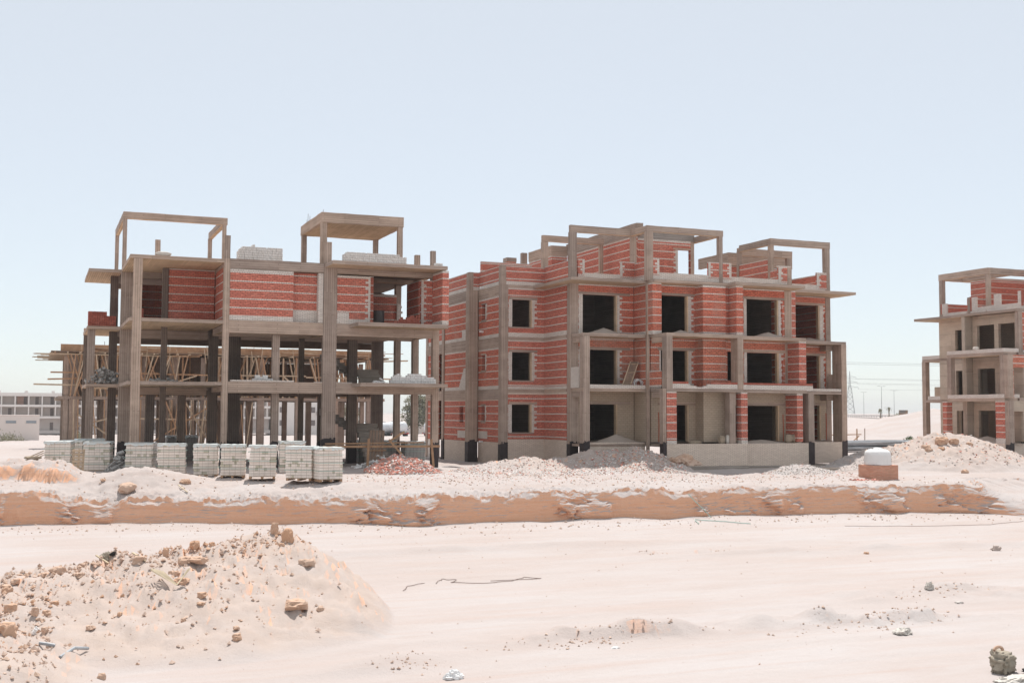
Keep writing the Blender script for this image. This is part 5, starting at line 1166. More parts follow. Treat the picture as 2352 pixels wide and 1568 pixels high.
stack('brick_stack', 'little pile of red bricks standing in the doorway on the upper floor at the right', 'brick stack', 17.2, 18.6, 58.0, L3+.03, 5, .1, .1, .2, 'red_brick', 7, .9, None, ((0, .3), (.25, .9), (.45, .5), (.6, .95), (.75, 1), (1, .9)))
stack('brick_stack', 'small pile of red bricks before the recessed brick wall of the open corner bay', 'brick stack', 7.4, 8.35, 60.9, L3+.01, 5, .2, .13, .2, 'red_brick', 8, .3, None, ((0, .5), (.3, .55), (.5, 1), (.62, 1), (.7, .5), (1, .5)))
stack('brick_stack', 'narrow column of red bricks just right of the front corner column, upper floor', 'brick stack', 4.72, 4.95, 61.6, L3+.01, 6, .2, .11, .3, 'red_brick', 9, 0, None)
def drum(x, y, z):
    t = thing('steel_drum', 'dark dented steel drum standing in the upper doorway at the right', 'drum', (x, y, z))
    part(MB().lathe([(.29, 0), (.3, .02), (.29, .28), (.305, .3), (.29, .32), (.29, .58), (.305, .6), (.29, .62), (.29, .88), (.3, .9), (.26, .9), (.26, .88)], (0, 0, 0), 'drum_metal', 20), 'shell', t, smooth=False)
drum(17.0, 60.2, L3+.01)

# ------------------------------------------------------------------ loose chunks
def chunk(mb, x, y, z, sx, sy, sz, m, R):
    """one tumbled brick or block piece"""
    M = Matrix.Rotation(R.uniform(0, 6.28), 3, 'Z') @ Matrix.Rotation(R.gauss(0, .35), 3, 'X') @ Matrix.Rotation(R.gauss(0, .35), 3, 'Y')
    c = [M @ Vector((a*sx/2*R.uniform(.8, 1), b*sy/2*R.uniform(.8, 1), c_*sz/2*R.uniform(.8, 1))) + Vector((x, y, z)) for a, b, c_ in ((-1, -1, -1), (1, -1, -1), (1, 1, -1), (-1, 1, -1), (-1, -1, 1), (1, -1, 1), (1, 1, 1), (-1, 1, 1))]
    for q in ((0, 3, 2, 1), (4, 5, 6, 7), (0, 1, 5, 4), (1, 2, 6, 5), (2, 3, 7, 6), (3, 0, 4, 7)): mb.quad([c[i] for i in q], [(0, 0), (sx, 0), (sx, sz), (0, sz)], m)
def heap_of(name, label, cat, cx, cy, rx, ry, h, n, sz, mats, seed, z0=None, kind=None, spread=1.0, pw=1.0):
    R = random.Random(seed); mb = MB()
    for i in range(n):
        a = R.uniform(0, 6.283); q = math.sqrt(R.random())*spread; x = cx+math.cos(a)*rx*q; y = cy+math.sin(a)*ry*q
        zb = ground_z(x, y) if z0 is None else z0
        z = zb+(h*max(0, 1-q)**pw*(R.random() if z0 is not None else 0))+sz[2]*.2
        s = R.uniform(.35, 1.0); chunk(mb, x, y, z, sz[0]*s, sz[1]*s, sz[2]*s*R.uniform(.7, 1.2), R.choice(mats), R)
    return tag(mb.build(name), label, cat, None, kind)
heap_of('block_pile', 'pile of dark loose blocks between the second and third pallets of the row', 'block pile', 3.75, 58.3, .62, .6, 1.0, 120, (.42, .2, .12), ['grey_block'], 31, z0=-2.9)
heap_of('block_pile', 'tumbled pile of pale blue grey blocks in the shade under the stair', 'block pile', 16.6, 57.9, 1.9, .9, .85, 190, (.42, .2, .13), ['white_block'], 32, z0=-3.0)
heap_of('block_pile', 'heap of grey blocks and broken pieces on the first floor of the left wing', 'block pile', 3.3, 66.0, .95, .3, .95, 90, (.4, .22, .2), ['grey_block'], 33, z0=L2, pw=.4)
heap_of('block_pile', 'few grey blocks at the foot of the inner column, first floor corner bay', 'block pile', 6.0, 61.4, .8, .3, .3, 22, (.4, .2, .12), ['grey_block'], 34, z0=L2)
heap_of('block_pile', 'small heap of pale broken blocks beside the stepped block stack', 'block pile', 16.4, 57.6, .35, .2, .3, 14, (.3, .2, .1), ['white_block'], 35, z0=L2)
heap_of('brick_rubble', 'heap of broken red bricks and pale rubble right of the block pallets', 'rubble', 16.25, 53.1, 1.95, 1.9, 0, 1900, (.17, .11, .06), ['red_chip', 'red_chip', 'red_chip', 'white_chip', 'red_chip', 'soil_pile'], 41, kind='stuff', spread=.95)
heap_of('rubble', 'white and red building rubble spilt along the foot of the brick building', 'rubble', 25.0, 53.6, 6.2, 3.0, 0, 2300, (.12, .08, .03), ['white_chip', 'white_chip', 'pebble', 'red_chip', 'white_chip'], 42, kind='stuff')
heap_of('rubble', 'pale rubble covering the sand heap left of the balcony plinth', 'rubble', 29.6, 54.0, 2.6, 2.6, 0, 1500, (.12, .09, .03), ['white_chip', 'white_chip', 'pebble', 'white_chip', 'red_chip'], 43, kind='stuff')
heap_of('gravel_heap', 'heap of white gravel before the balcony plinth of the brick building', 'gravel', 37.0, 50.4, 2.1, 1.6, 0, 1300, (.08, .07, .03), ['white_chip', 'grey_chip', 'white_chip'], 44, kind='stuff')
heap_of('gravel_heap', 'grey gravel heap by the right corner footing of the brick building', 'gravel', 43.8, 54.0, 2.8, 1.9, 0, 900, (.09, .07, .03), ['grey_chip', 'white_chip', 'grey_chip'], 45, kind='stuff')
heap_of('rubble', 'scattered red and white rubble on the heap before the right block', 'rubble', 50.2, 52.4, 5.6, 3.8, 0, 620, (.15, .10, .04), ['white_chip', 'red_chip', 'pebble', 'white_chip', 'pebble'], 46, kind='stuff')
heap_of('brick_pieces', 'a few loose red bricks on the sand left of the tank plinth', 'bricks', 37.4, 45.6, .9, .35, 0, 34, (.2, .12, .08), ['red_chip'], 47, kind='stuff')
heap_of('scattered_rubble', 'thin scatter of red and white chips on the terrace', 'rubble', 27.0, 49.2, 15, 2.8, 0, 1100, (.09, .07, .03), ['white_chip', 'red_chip', 'pebble', 'white_chip'], 48, kind='stuff')
# ------------------------------------------------------------------ clods and stones of the foreground heap
def rock_mesh(sx, sy, sz, seed, sub=2):
    bm = bmesh.new(); bmesh.ops.create_icosphere(bm, subdivisions=sub, radius=1.0)
    o = Vector((seed*3.1, seed*1.7, seed*.9))
    for v in bm.verts:
        n_ = v.co.normalized(); k = 1+.55*mnoise.noise(n_*1.3+o)+.28*mnoise.noise(n_*3.1+o)
        q = n_*k; q.x = max(-.82, min(.82, q.x)); q.z = max(-.8, min(.85, q.z)); v.co = Vector((q.x*sx, q.y*sy, q.z*sz))
    return bm
def rock(label, x, y, sx, sy, sz, seed, rx=0, lift=.3, m='clod', group='big clods of dry earth on the foreground heap', name='earth_clod', cat='clod'):
    bm = rock_mesh(sx, sy, sz, seed, 3); me = bpy.data.meshes.new(name); bm.to_mesh(me); bm.free(); me.materials.append(MAT[m])
    o = bpy.data.objects.new(name, me); COL.objects.link(o); o.location = (x, y, ground_z(x, y)+sz*lift); o.rotation_euler = (rx, 0, seed*1.3)
    return tag(o, label, cat, group)
# ------------------------------------------------------------------ water tank on its brick plinth
tag(MB().box(38.95, 40.53, 46.78, 47.9, -3.6, -2.57, 'tank_plinth_brick', zr=0, jit=.01).build('brick_plinth'), 'square plinth of rough red brick carrying the white water tank', 'brick plinth')
t = thing('water_tank', 'small white ribbed plastic water tank on a square red brick plinth', 'water tank', (39.72, 47.35, -2.57))
tk = MB(); pr = [(.60, 0), (.68, .02)]
for i in range(9): pr += [(.69-.004*i, .04+i*.058), (.665-.004*i, .075+i*.058)]
pr += [(.64, .60), (.61, .68), (.50, .76), (.36, .80), (.20, .815)]
tk.lathe(pr, (0, 0, 0), 'white_plastic', 28)
part(tk, 'tank_body', t, smooth=True)
for k in range(8):
    a = k*math.pi/4+.2; part(MB().beam((.62*math.cos(a), .62*math.sin(a), .60), (.40*math.cos(a), .40*math.sin(a), .80), .10, .05, 'white_plastic'), 'shoulder_rib', t)
part(MB().lathe([(.2, .81), (.21, .86), (.18, .88), (.02, .885)], (0, 0, 0), 'white_plastic', 20), 'lid', t)
# ------------------------------------------------------------------ bundle of grey pipes
R = random.Random(5)
tb = MB()
for i in range(34):
    y = 78.6+R.uniform(-1.0, 1.4); z = -2.95+R.random()**1.4*.62; x0, x1 = 58.5+R.uniform(-1, 3), 73.5+R.uniform(-3, 1)
    tb.tube([(lerp(x0, x1, q/6), y+.25*math.sin(q*1.1+i), z+.05*math.sin(q*.9+i*2)+.03) for q in range(7)], .085, 'grey_pipe', 7)
tag(tb.build('pipe_bundle'), 'long loose bundle of grey plastic pipes lying on the sand behind the water tank', 'pipes')
tag(MB().tube([(50, 61.5, -2.98), (53.5, 61.9, -2.95), (56, 62.8, -2.9)], .05, 'grey_pipe', 6).build('hose'), 'short dark hose lying on the sand behind the water tank', 'hose')
rock('pale brown stone lying on the grey pipes', 63.4, 76.8, .28, .2, .22, 3, group=None, name='stone', cat='stone')
for i, (x, y, h, lb) in enumerate(((85.9, 104.5, 2.0, 'thin upright stake left of the dirt heap, beside the wooden cross frame'), (99.5, 100.6, 2.0, 'thin upright stake on the dirt heap by the corner column of the right block'))):
    tag(MB().tube([(x, y, gz(x, y)-.2), (x+.03, y, gz(x, y)+h)], .05, 'timber_old', 5).build('stake'), lb, 'stake', 'stakes on the sand')
t = thing('setting_out_frame', 'wooden cross shaped frame with a slanted brace beside the brick building', 'timber frame', (84.5, 104.7, gz(84.5, 104.7)))
part(MB().beam((.5, 0, -.2), (.5, 0, 1.95), .1, .1, 'timber'), 'post', t); part(MB().beam((-3.6, 0, 1.25), (1.1, 0, 1.32), .08, .1, 'timber'), 'rail', t); part(MB().beam((-.8, -.05, .1), (.75, -.05, 1.15), .08, .1, 'timber'), 'brace', t)
# ------------------------------------------------------------------ timber pallet and bags left of the row
t = thing('timber_pallet', 'bare timber pallet standing on edge between the two left block pallets', 'pallet', (1.82, 56.9, ground_z(1.82, 56.9)-.02), -.1)
for k in range(7): part(MB().box(-.27, .27, -.02+k*.012, .0+k*.012, .05+k*.16, .13+k*.16, 'timber_pale'), 'slat', t)
for a in (-.23, .0, .2): part(MB().beam((a, .03, 0), (a+.04, .12, 1.12), .06, .09, 'timber_pale'), 'bearer', t)
def sack(name, label, cat, x, y, z, w, d, h, rz=0, rx=0, m='paper_sack', seed=1, group=None, rough=.0):
    bm = bmesh.new(); bmesh.ops.create_icosphere(bm, subdivisions=4, radius=1); o_ = Vector((seed*2.3, seed, 0))
    for v in bm.verts:
        c = v.co; s_ = lambda q, p: math.copysign(abs(q)**p, q)
        k = 1+.10*mnoise.noise(c*2.0+o_)+.06*mnoise.noise(c*6.0+o_)
        k += rough*(mnoise.noise(c*3.2+o_)-.8*abs(mnoise.noise(c*5.5+o_)))
        v.co = Vector((s_(c.x, .45)*w/2*k, s_(c.y, .45)*d/2*k, s_(c.z, .75)*h/2*k*(1-.35*abs(s_(c.x, .45))**3)+h/2))
    for f in bm.faces: f.smooth = True
    me = bpy.data.meshes.new(name); bm.to_mesh(me); bm.free(); me.materials.append(MAT[m])
    o = bpy.data.objects.new(name, me); COL.objects.link(o); o.location = (x, y, z); o.rotation_euler = (rx, 0, rz); return tag(o, label, cat, group)
zb = ground_z(-.35, 59.0)
for i, lb in enumerate(('lowest', 'second', 'third', 'fourth', 'topmost')):
    sack('cement_bag', lb+' cement bag of the leaning stack at the left end of the block pallets', 'cement bag', -.15+(.12, -.1, .05, 0, .04)[i], 58.6, zb+.02+i*.14, .75, .45, .15, .1*i, seed=i, group='cement bags stacked left of the pallets')
for i in range(3): tag(MB().beam((-.6+i*.1, 59.6, zb+.35+i*.12), (.35, 59.2, zb+.75+i*.1), .12, .03, 'timber_pale').build('board'), ('lowest', 'middle', 'upper')[i]+' loose board leaning behind the cement bags', 'board', 'boards behind the cement bags')
# cement bags on the raised ground floor of the brick building
for i, (x, y, w, h, rz, lb) in enumerate(((36.2, 56.35, .42, .5, .2, 'rounded brown cement bag standing left in the trio on the plinth'), (36.6, 56.3, .3, .52, -.1, 'pale upright cement bag in the middle of the trio on the plinth'), (37.0, 56.35, .36, .5, .3, 'printed cement bag leaning right in the trio on the plinth'))):
    sack('cement_bag', lb, 'cement bag', x, y, M1-.1, w, .25, h, rz, m='paper_sack' if i != 1 else 'cloth_pale', seed=20+i, group='cement bags on the brick building plinth')
for i, (x, lb) in enumerate(((41.15, 'dusty cement bag standing before the red pier, left one of two'), (41.6, 'torn open cement bag leaning on the striped red pier'))): sack('cement_bag', lb, 'cement bag', x, 56.85, M1-.08, .5, .3, .52, .3*i, m='paper_sack', seed=30+i, group='cement bags on the brick building plinth')
sack('empty_sack', 'flat heap of empty brown sacks on the plinth left of the trio of bags', 'sacks', 34.5, 56.5, M1-.1, .8, .4, .2, 0, seed=40)
# leaning formwork panel, board and cable coil on the first balcony
t = thing('leaning_formwork', 'grey timber formwork panel leaning against the balcony wall of the brick building', 'formwork', (31.2, 58.3, M2+.02))
for k in range(4): part(MB().beam((-.35+k*.13, 0, 0), (.42+k*.13, .35, 1.55), .12, .03, 'timber_old', up=(0, 1, 0)), 'board', t)
for a in (.25, .9, 1.4): part(MB().beam((-.33+a*.5, -.04+a*.22, a), (.1+a*.5, -.04+a*.22, a+.04), .03, .05, 'timber_pale', up=(0, 1, 0)), 'batten', t)
for a in (-.42, .1): part(MB().beam((a, -.03, 0), (a+.77, .32, 1.55), .05, .04, 'timber_pale', up=(0, 1, 0)), 'edge_rail', t)
R = random.Random(8); cc = MB()
for k in range(9):
    r_ = .22+.012*k+R.uniform(-.02, .02); cx0, cz0 = 31.95+R.uniform(-.05, .05), M2+.28+R.uniform(-.03, .03)
    cc.tube([(cx0+r_*math.cos(q/14*6.283), 58.35+.10*math.sin(q/14*6.283*1.0+k)+k*.015, cz0+r_*math.sin(q/14*6.283)) for q in range(15)], .014, 'white_plastic', 5)
tag(cc.build('cable_coil'), 'coil of pale cable standing beside the leaning formwork panel', 'cable coil')
# sand heaps left on the balconies
def sandheap(label, x, y, z, rx_, ry_, h, seed, m='grey_sand'):
    n = 20; R_ = VN(seed, 64); mb = MB(); P = [[None]*(n+1) for _ in range(n+1)]
    for i in range(n+1):
        for j in range(n+1):
            a, b = (i/n*2-1), (j/n*2-1); d = min(1, math.hypot(a, b)); P[i][j] = (x+a*rx_, y+b*ry_, z-.02+h*(1-d)**1.1+float(R_(a*2+5, b*2+5, 3))*.06*(1-d))
    for i in range(n):
        for j in range(n): mb.quad([P[i][j], P[i+1][j], P[i+1][j+1], P[i][j+1]], [(0, 0)]*4, m)
    o = mb.build('sand_heap', smooth=True); return tag(o, label, 'sand heap', 'sand heaps left on the balconies')
sandheap('sand heap in the left upper doorway of the brick building', 29.9, 58.75, M3, 1.3, .75, .42, 3)
sandheap('low sand heap in the second upper doorway of the brick building', 34.0, 57.1, M3, 1.1, .7, .28, 4)
sandheap('rounded sand heap in the third upper doorway of the brick building', 39.9, 57.0, M3, 1.3, .6, .36, 5)
sandheap('low sand spread in the right upper doorway of the brick building', 44.3, 58.9, M3, 1.8, .7, .22, 6)
sandheap('low sand spread on the plinth before the widest ground floor doorway', 39.3, 57.0, M1-.08, 2.0, .6, .25, 7)
sandheap('sand heap on the ground floor balcony of the right block', 62.0, 62.4, K1-.12, .8, 2.6, .5, 8)
sandheap('sand heap sloping over the plinth left of the joint column', 30.6, 58.6, M1-.1, 1.9, .7, .55, 9)
o = sack('white_bag', 'crumpled white bag lying on the low brick balcony wall of the right block', 'bag', 61.3, 62.6, K3+.24, .4, .3, .22, 0, m='cloth_pale', seed=50)
sack('cement_bag', 'pale cloth and planks lying on the roof edge of the left building', 'bag', 5.6, YF+.4, L4, .75, .4, .24, .1, m='cloth_pale', seed=51)
# timber lying under the left building
for i, (p, q, w_, lb) in enumerate((((13.4, 57.5, -1.75), (19.7, 57.7, -1.78), .12, 'long horizontal plank of the rough barrier at the right'), ((13.6, 57.9, -1.62), (18.9, 58.0, -1.58), .07, 'thin upper plank of the rough barrier'), ((15.7, 57.4, -2.8), (15.75, 57.4, -1.35), .12, 'left upright of the rough barrier'), ((19.25, 57.4, -2.85), (19.15, 57.5, -1.4), .12, 'right upright of the rough barrier'),
        ((16.7, 57.0, -1.4), (17.9, 56.9, -2.75), .1, 'slanting plank falling to the right behind the barrier'), ((16.75, 56.9, -1.45), (17.5, 56.9, -1.0), .1, 'short slanting plank pointing up above the barrier'))):
    tag(MB().beam(p, q, w_, .04, 'timber', up=(0, 1, 0)).build('plank'), lb, 'plank', 'planks of the barrier under the left building')
t = thing('leaning_boards', 'upright panel of grey boards leaning by the stair under the left building', 'formwork', (16.0, 58.4, -2.9))
for k in range(5): part(MB().beam((k*.17, 0, 0), (k*.17+.25, .4, 1.95), .13, .03, 'timber_old', up=(0, 1, 0)), 'board', t)
part(MB().beam((.1, .1, .9), (1.0, .1, .9), .05, .06, 'timber', up=(0, 1, 0)), 'batten', t)
# ------------------------------------------------------------------ stones and clods of the foreground heap
for i, (x, y, w_, h, lb) in enumerate((
    (5.75, 28.3, .30, .52, 'tall pointed slab of earth on the crest, right one of the pair'), (5.55, 28.9, .2, .36, 'smaller pointed slab of earth on the crest, left one of the pair'),
    (2.87, 27.93, .16, .32, 'upright narrow clod in the middle of the crest'), (3.53, 28.16, .25, .22, 'orange clod on the crest right of the upright narrow one'), (3.23, 27.03, .38, .2, 'wide broken clod below the orange one on the crest'),
    (2.88, 26.3, .27, .2, 'squarish clod above the dry palm leaves'), (2.97, 25.8, .3, .16, 'pale clod lying on the dry palm leaves'), (3.25, 24.63, .22, .13, 'angular clod right of the dry palm leaves'),
    (3.19, 24.24, .17, .09, 'flat clod below the angular one right of the palm leaves'), (2.8, 23.8, .1, .16, 'small upright brown clod on the lower slope'), (5.11, 24.08, .5, .2, 'long two part boulder at the right foot of the heap'),
    (5.59, 23.98, .17, .15, 'brown stone just right of the long boulder'), (3.64, 22.53, .19, .17, 'brown stone at the very foot of the heap'), (3.7, 22.95, .14, .07, 'thin flake above the stone at the foot of the heap'),
    (5.83, 26.49, .36, .26, 'round crumbly lump high on the right slope'), (3.46, 26.86, .38, .16, 'row of broken lumps below the crest'), (2.24, 27.42, .3, .2, 'clod with a stick on it, left part of the crest'),
    (.07, 24.57, .14, .18, 'upright brown stone above the blue white bag'), (.25, 23.7, .13, .14, 'brown stone right of the blue white bag'), (.29, 24.77, .18, .14, 'rounded stone at the left above the bag'),
    (-.46, 26.63, .28, .22, 'big clod at the left edge of the photo, upper one'), (.44, 25.26, .15, .1, 'flat stone up right of the rounded stone'), (-.31, 27.07, .22, .13, 'clod on the left crest near the edge of the photo'),
    (1.06, 23.67, .16, .09, 'small two part stone low on the left slope'), (1.15, 21.16, .14, .15, 'lone brown stone on the flat sand at the bottom left'), (1.63, 24.27, .11, .11, 'small dark stone in the middle of the left slope'),
    (-.37, 25.06, .26, .2, 'jagged clod at the left edge of the photo, middle one'), (-.35, 22.2, .3, .26, 'large jagged clod at the left edge of the photo, lowest one'), (3.91, 28.0, .14, .11, 'small clod on the crest between the big ones'),
    (4.68, 29.04, .24, .15, 'clod on the crest left of the pointed pair'), (1.08, 28.1, .22, .13, 'clod beside the dark rag on the crest'), (.94, 27.18, .27, .14, 'clod below the left crest'),
    (.53, 27.56, .3, .19, 'large rough clod on the left crest'), (.24, 27.92, .24, .11, 'row of small clods on the left crest'), (5.45, 27.54, .14, .1, 'small clod below the pointed pair'))):
    rock(lb, x, y, w_*.56, w_*.45, h*.60, 3+i*1.37, lift=.22)
rock('tan boulder half buried in the sand on the terrace edge, left part', 3.58, 50.6, .62, .35, .26, 71, group='boulders on the terrace edge', name='boulder', cat='boulder')
rock('brown rock on the sand hump before the block pallets', 5.96, 50.94, .26, .2, .14, 72, group='boulders on the terrace edge', name='boulder', cat='boulder')
rock('small dark rock on the sand left of the hump', 2.67, 51.83, .12, .1, .08, 73, group='boulders on the terrace edge', name='boulder', cat='boulder')
rock('big tan lump on top of the heap before the right block, middle one', 48.6, 52.4, .42, .3, .3, 74, group='boulders on the right heap', name='boulder', cat='boulder')
for i, (x, y, a, b, c, lb) in enumerate(((47.5, 52.5, .3, .25, .2, 'tan lump on the heap before the right block, left of the biggest one'), (49.4, 52.3, .34, .25, .22, 'tan lump on the heap before the right block, right of the biggest one'), (48.0, 51.8, .24, .2, .16, 'tan lump just below the biggest one on the right heap'), (50.3, 52.0, .26, .18, .15, 'small pale lump on the right shoulder of the right heap'), (47.0, 51.7, .2, .16, .13, 'small lump on the left shoulder of the right heap'))):
    rock(lb, x, y, a, b, c, 90+i*1.7, lift=.15, group='boulders on the right heap', name='boulder', cat='boulder')
rock('dark stone at the foot of the heap before the right block', 46.3, 48.2, .24, .18, .18, 75, group='boulders on the right heap', name='boulder', cat='boulder')
rock('pale rock alone on the flat sand at the right', 30.35, 30.26, .17, .14, .15, 76, m='soil_pile', group=None, name='rock', cat='rock')
rock('small grey slab on the flat sand, lower right', 20.95, 22.1, .12, .07, .035, 77, m='grey_chip', group=None, name='rock', cat='rock')
rock('small single stone on the graded sand at the right', 25.4, 30.9, .1, .08, .06, 78, group=None, name='rock', cat='rock')
# many small clods: one object
R = random.Random(11); mb = MB()
def tiny(x, y, s, m):
    z = ground_z(x, y); t_ = [Vector((R.uniform(-1, 1), R.uniform(-1, 1), R.uniform(-.3, .9)))*s for _ in range(6)]
    c = Vector((x, y, z+s*.25)); top = c+Vector((R.uniform(-.3, .3)*s, R.uniform(-.3, .3)*s, s*R.uniform(.5, .95))); n_ = 5
    ring = [c+Vector((math.cos(a+R.uniform(-.4, .4))*s*R.uniform(.6, 1.1), math.sin(a)*s*R.uniform(.5, 1.0), R.uniform(-.3, .25)*s)) for a in [k*6.283/n_ for k in range(n_)]]
    for k in range(n_): mb.quad([ring[k], ring[(k+1) % n_], top], [(0, 0)]*3, m)
    for k in range(n_): mb.quad([ring[(k+1) % n_], ring[k], c-Vector((0, 0, s*.6))], [(0, 0)]*3, m)
for i in range(4200):
    if i % 4:
        (ax, ay, _h1), (bx, by, _h2) = RIDGE[R.randrange(5)], RIDGE[R.randrange(1, 6)]; q = R.random(); x = lerp(ax, bx, q)+R.gauss(0, .55); y = lerp(ay, by, q)-abs(R.gauss(0, 1.0))*(.6 if R.random() < .5 else 3.0)
    else: x, y = R.uniform(-1.6, .4), R.uniform(20, 27)
    if float(mound(np.array(x), np.array(y))) < .03: continue
    tiny(x, y, .014+.06*R.random()**3.6, 'pebble' if R.random() < .6 else 'clod')
o = mb.build('small_clods'); tag(o, 'countless small clods of dry earth strewn over the foreground heap', 'clods', None, 'stuff')
mb = MB()
for i in range(2600):
    x = R.uniform(-2, 42); yc_ = float(cliff_y(np.array(x)))
    k = R.random(); y = yc_+R.uniform(.2, 8) if k < .7 else yc_-abs(R.gauss(0, 1.6))-.2
    tiny(x, y, .018+.06*R.random()**3, 'pebble')
for i in range(500): tiny(R.uniform(2, 34), R.uniform(18, 42), .010+.025*R.random()**3, 'pebble')
for (cx_0, cy_0, L_, n_) in ((10.7, 21.2, 2.2, 160), (17.3, 20.7, 2.8, 200), (21.4, 23.4, 2.4, 120), (6.3, 20.3, .8, 60), (20.9, 33, .9, 40), (18.6, 33.4, .5, 30)):
    for i in range(n_): tiny(cx_0+R.gauss(0, L_*.45), cy_0+R.gauss(0, .3), .010+.04*R.random()**2.5, 'pebble')
o = mb.build('sand_pebbles'); tag(o, 'countless small stones on the terrace and the flat sand', 'pebbles', None, 'stuff')
# ------------------------------------------------------------------ litter
def crumple(name, label, cat, x, y, w_, d, h, seed, m, group=None, rz=0):
    bm = bmesh.new(); bmesh.ops.create_icosphere(bm, subdivisions=4, radius=1); o_ = Vector((seed*1.9, seed*.7, seed))
    for v in bm.verts:
        c = v.co.copy(); k = 1+.35*mnoise.noise(c*1.6+o_)-.25*abs(mnoise.noise(c*3.5+o_))*2+.10*mnoise.noise(c*9+o_)
        v.co = Vector((c.x*w_*k, c.y*d*k, max(-.12*h, c.z*h*k)))
    me = bpy.data.meshes.new(name); bm.to_mesh(me); bm.free(); me.materials.append(MAT[m]); o = bpy.data.objects.new(name, me); COL.objects.link(o)
    o.location = (x, y, ground_z(x, y)+h*.1); o.rotation_euler = (0, 0, rz); return tag(o, label, cat, group)
lg = 'bags and sacks littering the sand'
crumple('plastic_bag', 'crumpled white plastic bag at the bottom centre of the photo', 'plastic bag', 6.81, 19.15, .19, .12, .13, 1, 'white_plastic', lg)
crumple('paper_bag', 'flat white paper bag just below the cracked sand at the right', 'paper bag', 16.95, 19.5, .24, .14, .11, 2, 'cloth_pale', lg)
crumple('plastic_bag', 'upright crumpled pale bag on the low bank at the right', 'plastic bag', 21.24, 23.43, .13, .12, .17, 3, 'cloth_pale', lg)
crumple('plastic_bag', 'small blue white plastic bag among the stones at the left', 'plastic bag', .11, 23.84, .09, .07, .11, 4, 'white_plastic', lg)
crumple('plastic_bag', 'tiny white scrap by the cracked sand in the middle', 'plastic bag', 10.67, 20.47, .09, .05, .03, 5, 'white_plastic', lg)
crumple('rag', 'dark and khaki rag caught on the left crest of the heap', 'rag', 1.57, 28.27, .16, .12, .2, 6, 'cloth_khaki', lg)
crumple('rag', 'black rag beside the khaki one on the heap crest', 'rag', 1.72, 28.2, .08, .06, .07, 7, 'dark_cloth', lg)
sack('sack', 'khaki ribbed sack in the bottom right corner of the photo', 'sack', 16.1, 15.95, LOW-.04, .46, .34, .44, .4, m='cloth_khaki', seed=8, group=lg, rough=.42)
sack('sack', 'black bundle cut off by the bottom right corner of the photo', 'sack', 16.4, 15.35, LOW-.06, .7, .3, .26, -.3, m='dark_cloth', seed=9, group=lg, rough=.3)
crumple('sack', 'pale cloth spread beneath the khaki sack in the corner', 'sack', 15.75, 15.35, .45, .2, .09, 10, 'cloth_pale', lg)
tag(MB().tube([(16.0+.1*math.cos(a*.4), 15.95, LOW+.40+.07*math.sin(a*.4)) for a in range(9)], .028, 'clod', 6).build('cardboard'), 'curled brown cardboard strip lying on top of the khaki sack', 'cardboard')
def wire(label, pts, r=.010, m='rebar', cat='wire', name='wire', dz=.015):
    P = []
    for a, b in zip(pts[:-1], pts[1:]):
        for k in range(6): x, y = lerp(a[0], b[0], k/6), lerp(a[1], b[1], k/6); P.append((x, y+.03*math.sin(k+x*3), ground_z(x, y)+dz+r))
    P.append((pts[-1][0], pts[-1][1], ground_z(*pts[-1])+dz+r)); tag(MB().tube(P, r, m, 5).build(name), label, cat)
wire('thin bent wire loop lying on the flat sand in the middle of the photo', [(10.07, 29.76), (10.5, 30.5), (10.8, 30.1), (10.5, 29.76), (11.29, 29.32), (12.13, 29.4), (12.72, 29.9), (13.08, 29.5), (12.6, 29.5), (11.6, 29.6)], .008)
wire('short curved wire left of the wire loop', [(8.9, 28.9), (9.2, 29.5), (9.8, 29.9)], .008)
wire('blue cord lying at the foot of the earth bank', [(25.6, 41.6), (26.2, 42.9), (27.09, 41.9), (27.67, 40.9)], .018, 'strap_green', 'cord', 'cord')
wire('long thin line lying on the sand at the right', [(30.8, 38.8), (34, 37.6), (37, 37.2), (39.8, 38.1)], .008, 'rebar')
tag(MB().tube([(26.39, 43.75, -3.5), (26.6, 43.55, -3.8), (26.9, 43.2, -4.2), (27.15, 43.1, -4.5)], .018, 'strap_green', 5).build('hose'), 'green hose hanging down the face of the earth bank', 'hose')
for (a, b, lb) in (((.15, 22.19), (.41, 22.13), 'short grey pipe at the left foot of the heap'), ((.49, 21.81), (.98, 22.6), 'longer bent grey pipe at the left foot of the heap')):
    tag(MB().tube([(a[0], a[1], ground_z(*a)+.04), ((a[0]+b[0])/2, (a[1]+b[1])/2, ground_z((a[0]+b[0])/2, (a[1]+b[1])/2)+.07), (b[0], b[1], ground_z(*b)+.04)], .03, 'grey_pipe', 8).build('grey_pipe'), lb, 'pipe', 'grey pipes at the foot of the heap')
t = thing('palm_frond', 'dry palm leaves lying on the middle of the foreground heap', 'palm leaves', (2.81, 25.19, ground_z(2.81, 25.19)+.05))
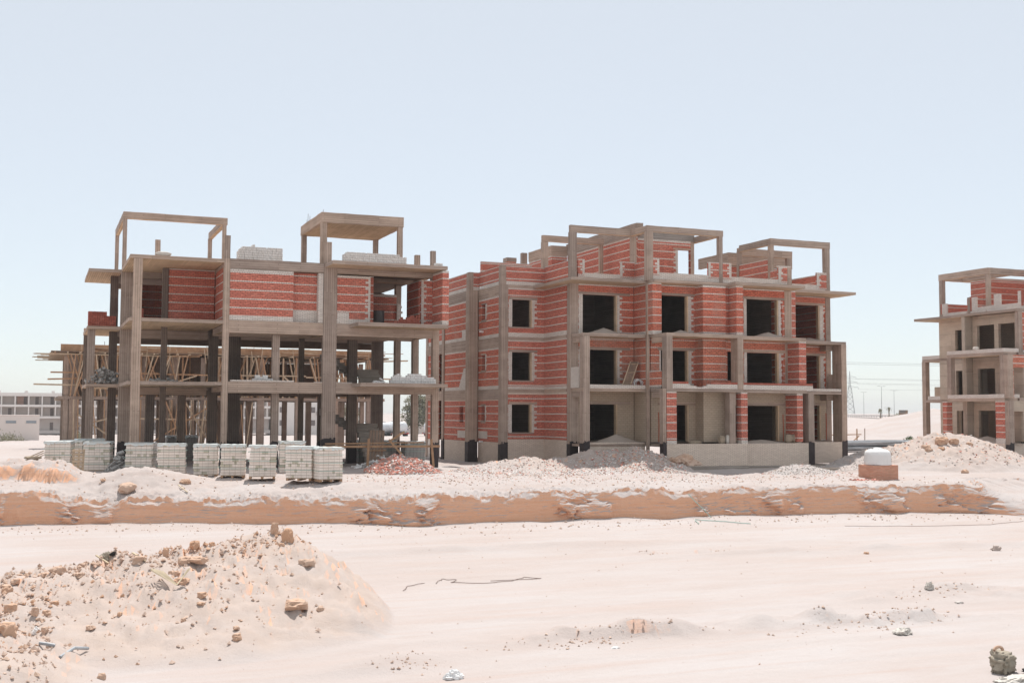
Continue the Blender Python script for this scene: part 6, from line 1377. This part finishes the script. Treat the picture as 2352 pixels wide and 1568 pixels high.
for k in range(7):
    a = (1.9+.09*k) if k < 5 else (1.0-.12*k+.45); L_ = .75 if k < 5 else .4; part(MB().quad([(0, 0, 0), (.02, 0, .015), (math.cos(a)*L_+.03, math.sin(a)*L_+.02, .22+.02*k), (math.cos(a)*L_, math.sin(a)*L_, .2+.02*k)], [(0, 0)]*4, 'straw').beam((0, 0, 0), (math.cos(a)*L_, math.sin(a)*L_, .18+.02*k), .03, .008, 'straw'), 'leaf', t)
for (p, q, lb) in (((2.1, 27.7, .1), (2.35, 27.3, -.02), 'short split stick on the clod of the left crest'), ((5.87, 49.5, .0), (5.6, 50.4, .05), 'thin pale stick on the sand slope below the pallets'), ((1.35, 28.3, .12), (1.6, 28.0, .02), 'pale stick left of the dark rag')):
    tag(MB().beam((p[0], p[1], ground_z(p[0], p[1])+p[2]+.05), (q[0], q[1], ground_z(q[0], q[1])+q[2]+.05), .045, .025, 'straw').build('stick'), lb, 'stick', 'sticks lying on the earth')
# green net at the foot of the plinth
mb = MB(); n_ = 12
for i in range(n_):
    for j in range(3):
        f = lambda a, b: (33.0+a*.2, 50.9+b*.22, ground_z(33.0+a*.2, 50.9+b*.22)+.03+.04*math.sin(a*1.7+b))
        mb.quad([f(i, j), f(i+1, j), f(i+1, j+1), f(i, j+1)], [(0, 0)]*4, 'green_net')
tag(mb.build('green_net'), 'strip of green net lying in the shade before the balcony plinth', 'net')
crumple('soil_lump', 'brown soil spoil at the left corner of the balcony plinth', 'soil', 32.5, 54.4, .9, .7, .55, 13, 'clod')
# ------------------------------------------------------------------ dusty air
def haze(density):
    mb = MB(); mb.box(-4300, 5300, -420, 5400, -9, 52, 'dust_air'); return mb
hm = bpy.data.materials.new('dust_air'); hm.use_nodes = True; t_ = hm.node_tree; t_.nodes.clear()
out = t_.nodes.new('ShaderNodeOutputMaterial'); pv = t_.nodes.new('ShaderNodeVolumePrincipled')
pv.inputs['Color'].default_value = (0.97, 0.98, 0.99, 1); pv.inputs['Density'].default_value = 0.00025; pv.inputs['Anisotropy'].default_value = 0.2
t_.links.new(pv.outputs[0], out.inputs['Volume']); MAT['dust_air'] = hm
ho = haze(0).build('haze'); ho['kind'] = 'stuff'; ho['label'] = 'pale dusty air over the whole site'
S.cycles.volume_bounces = 0
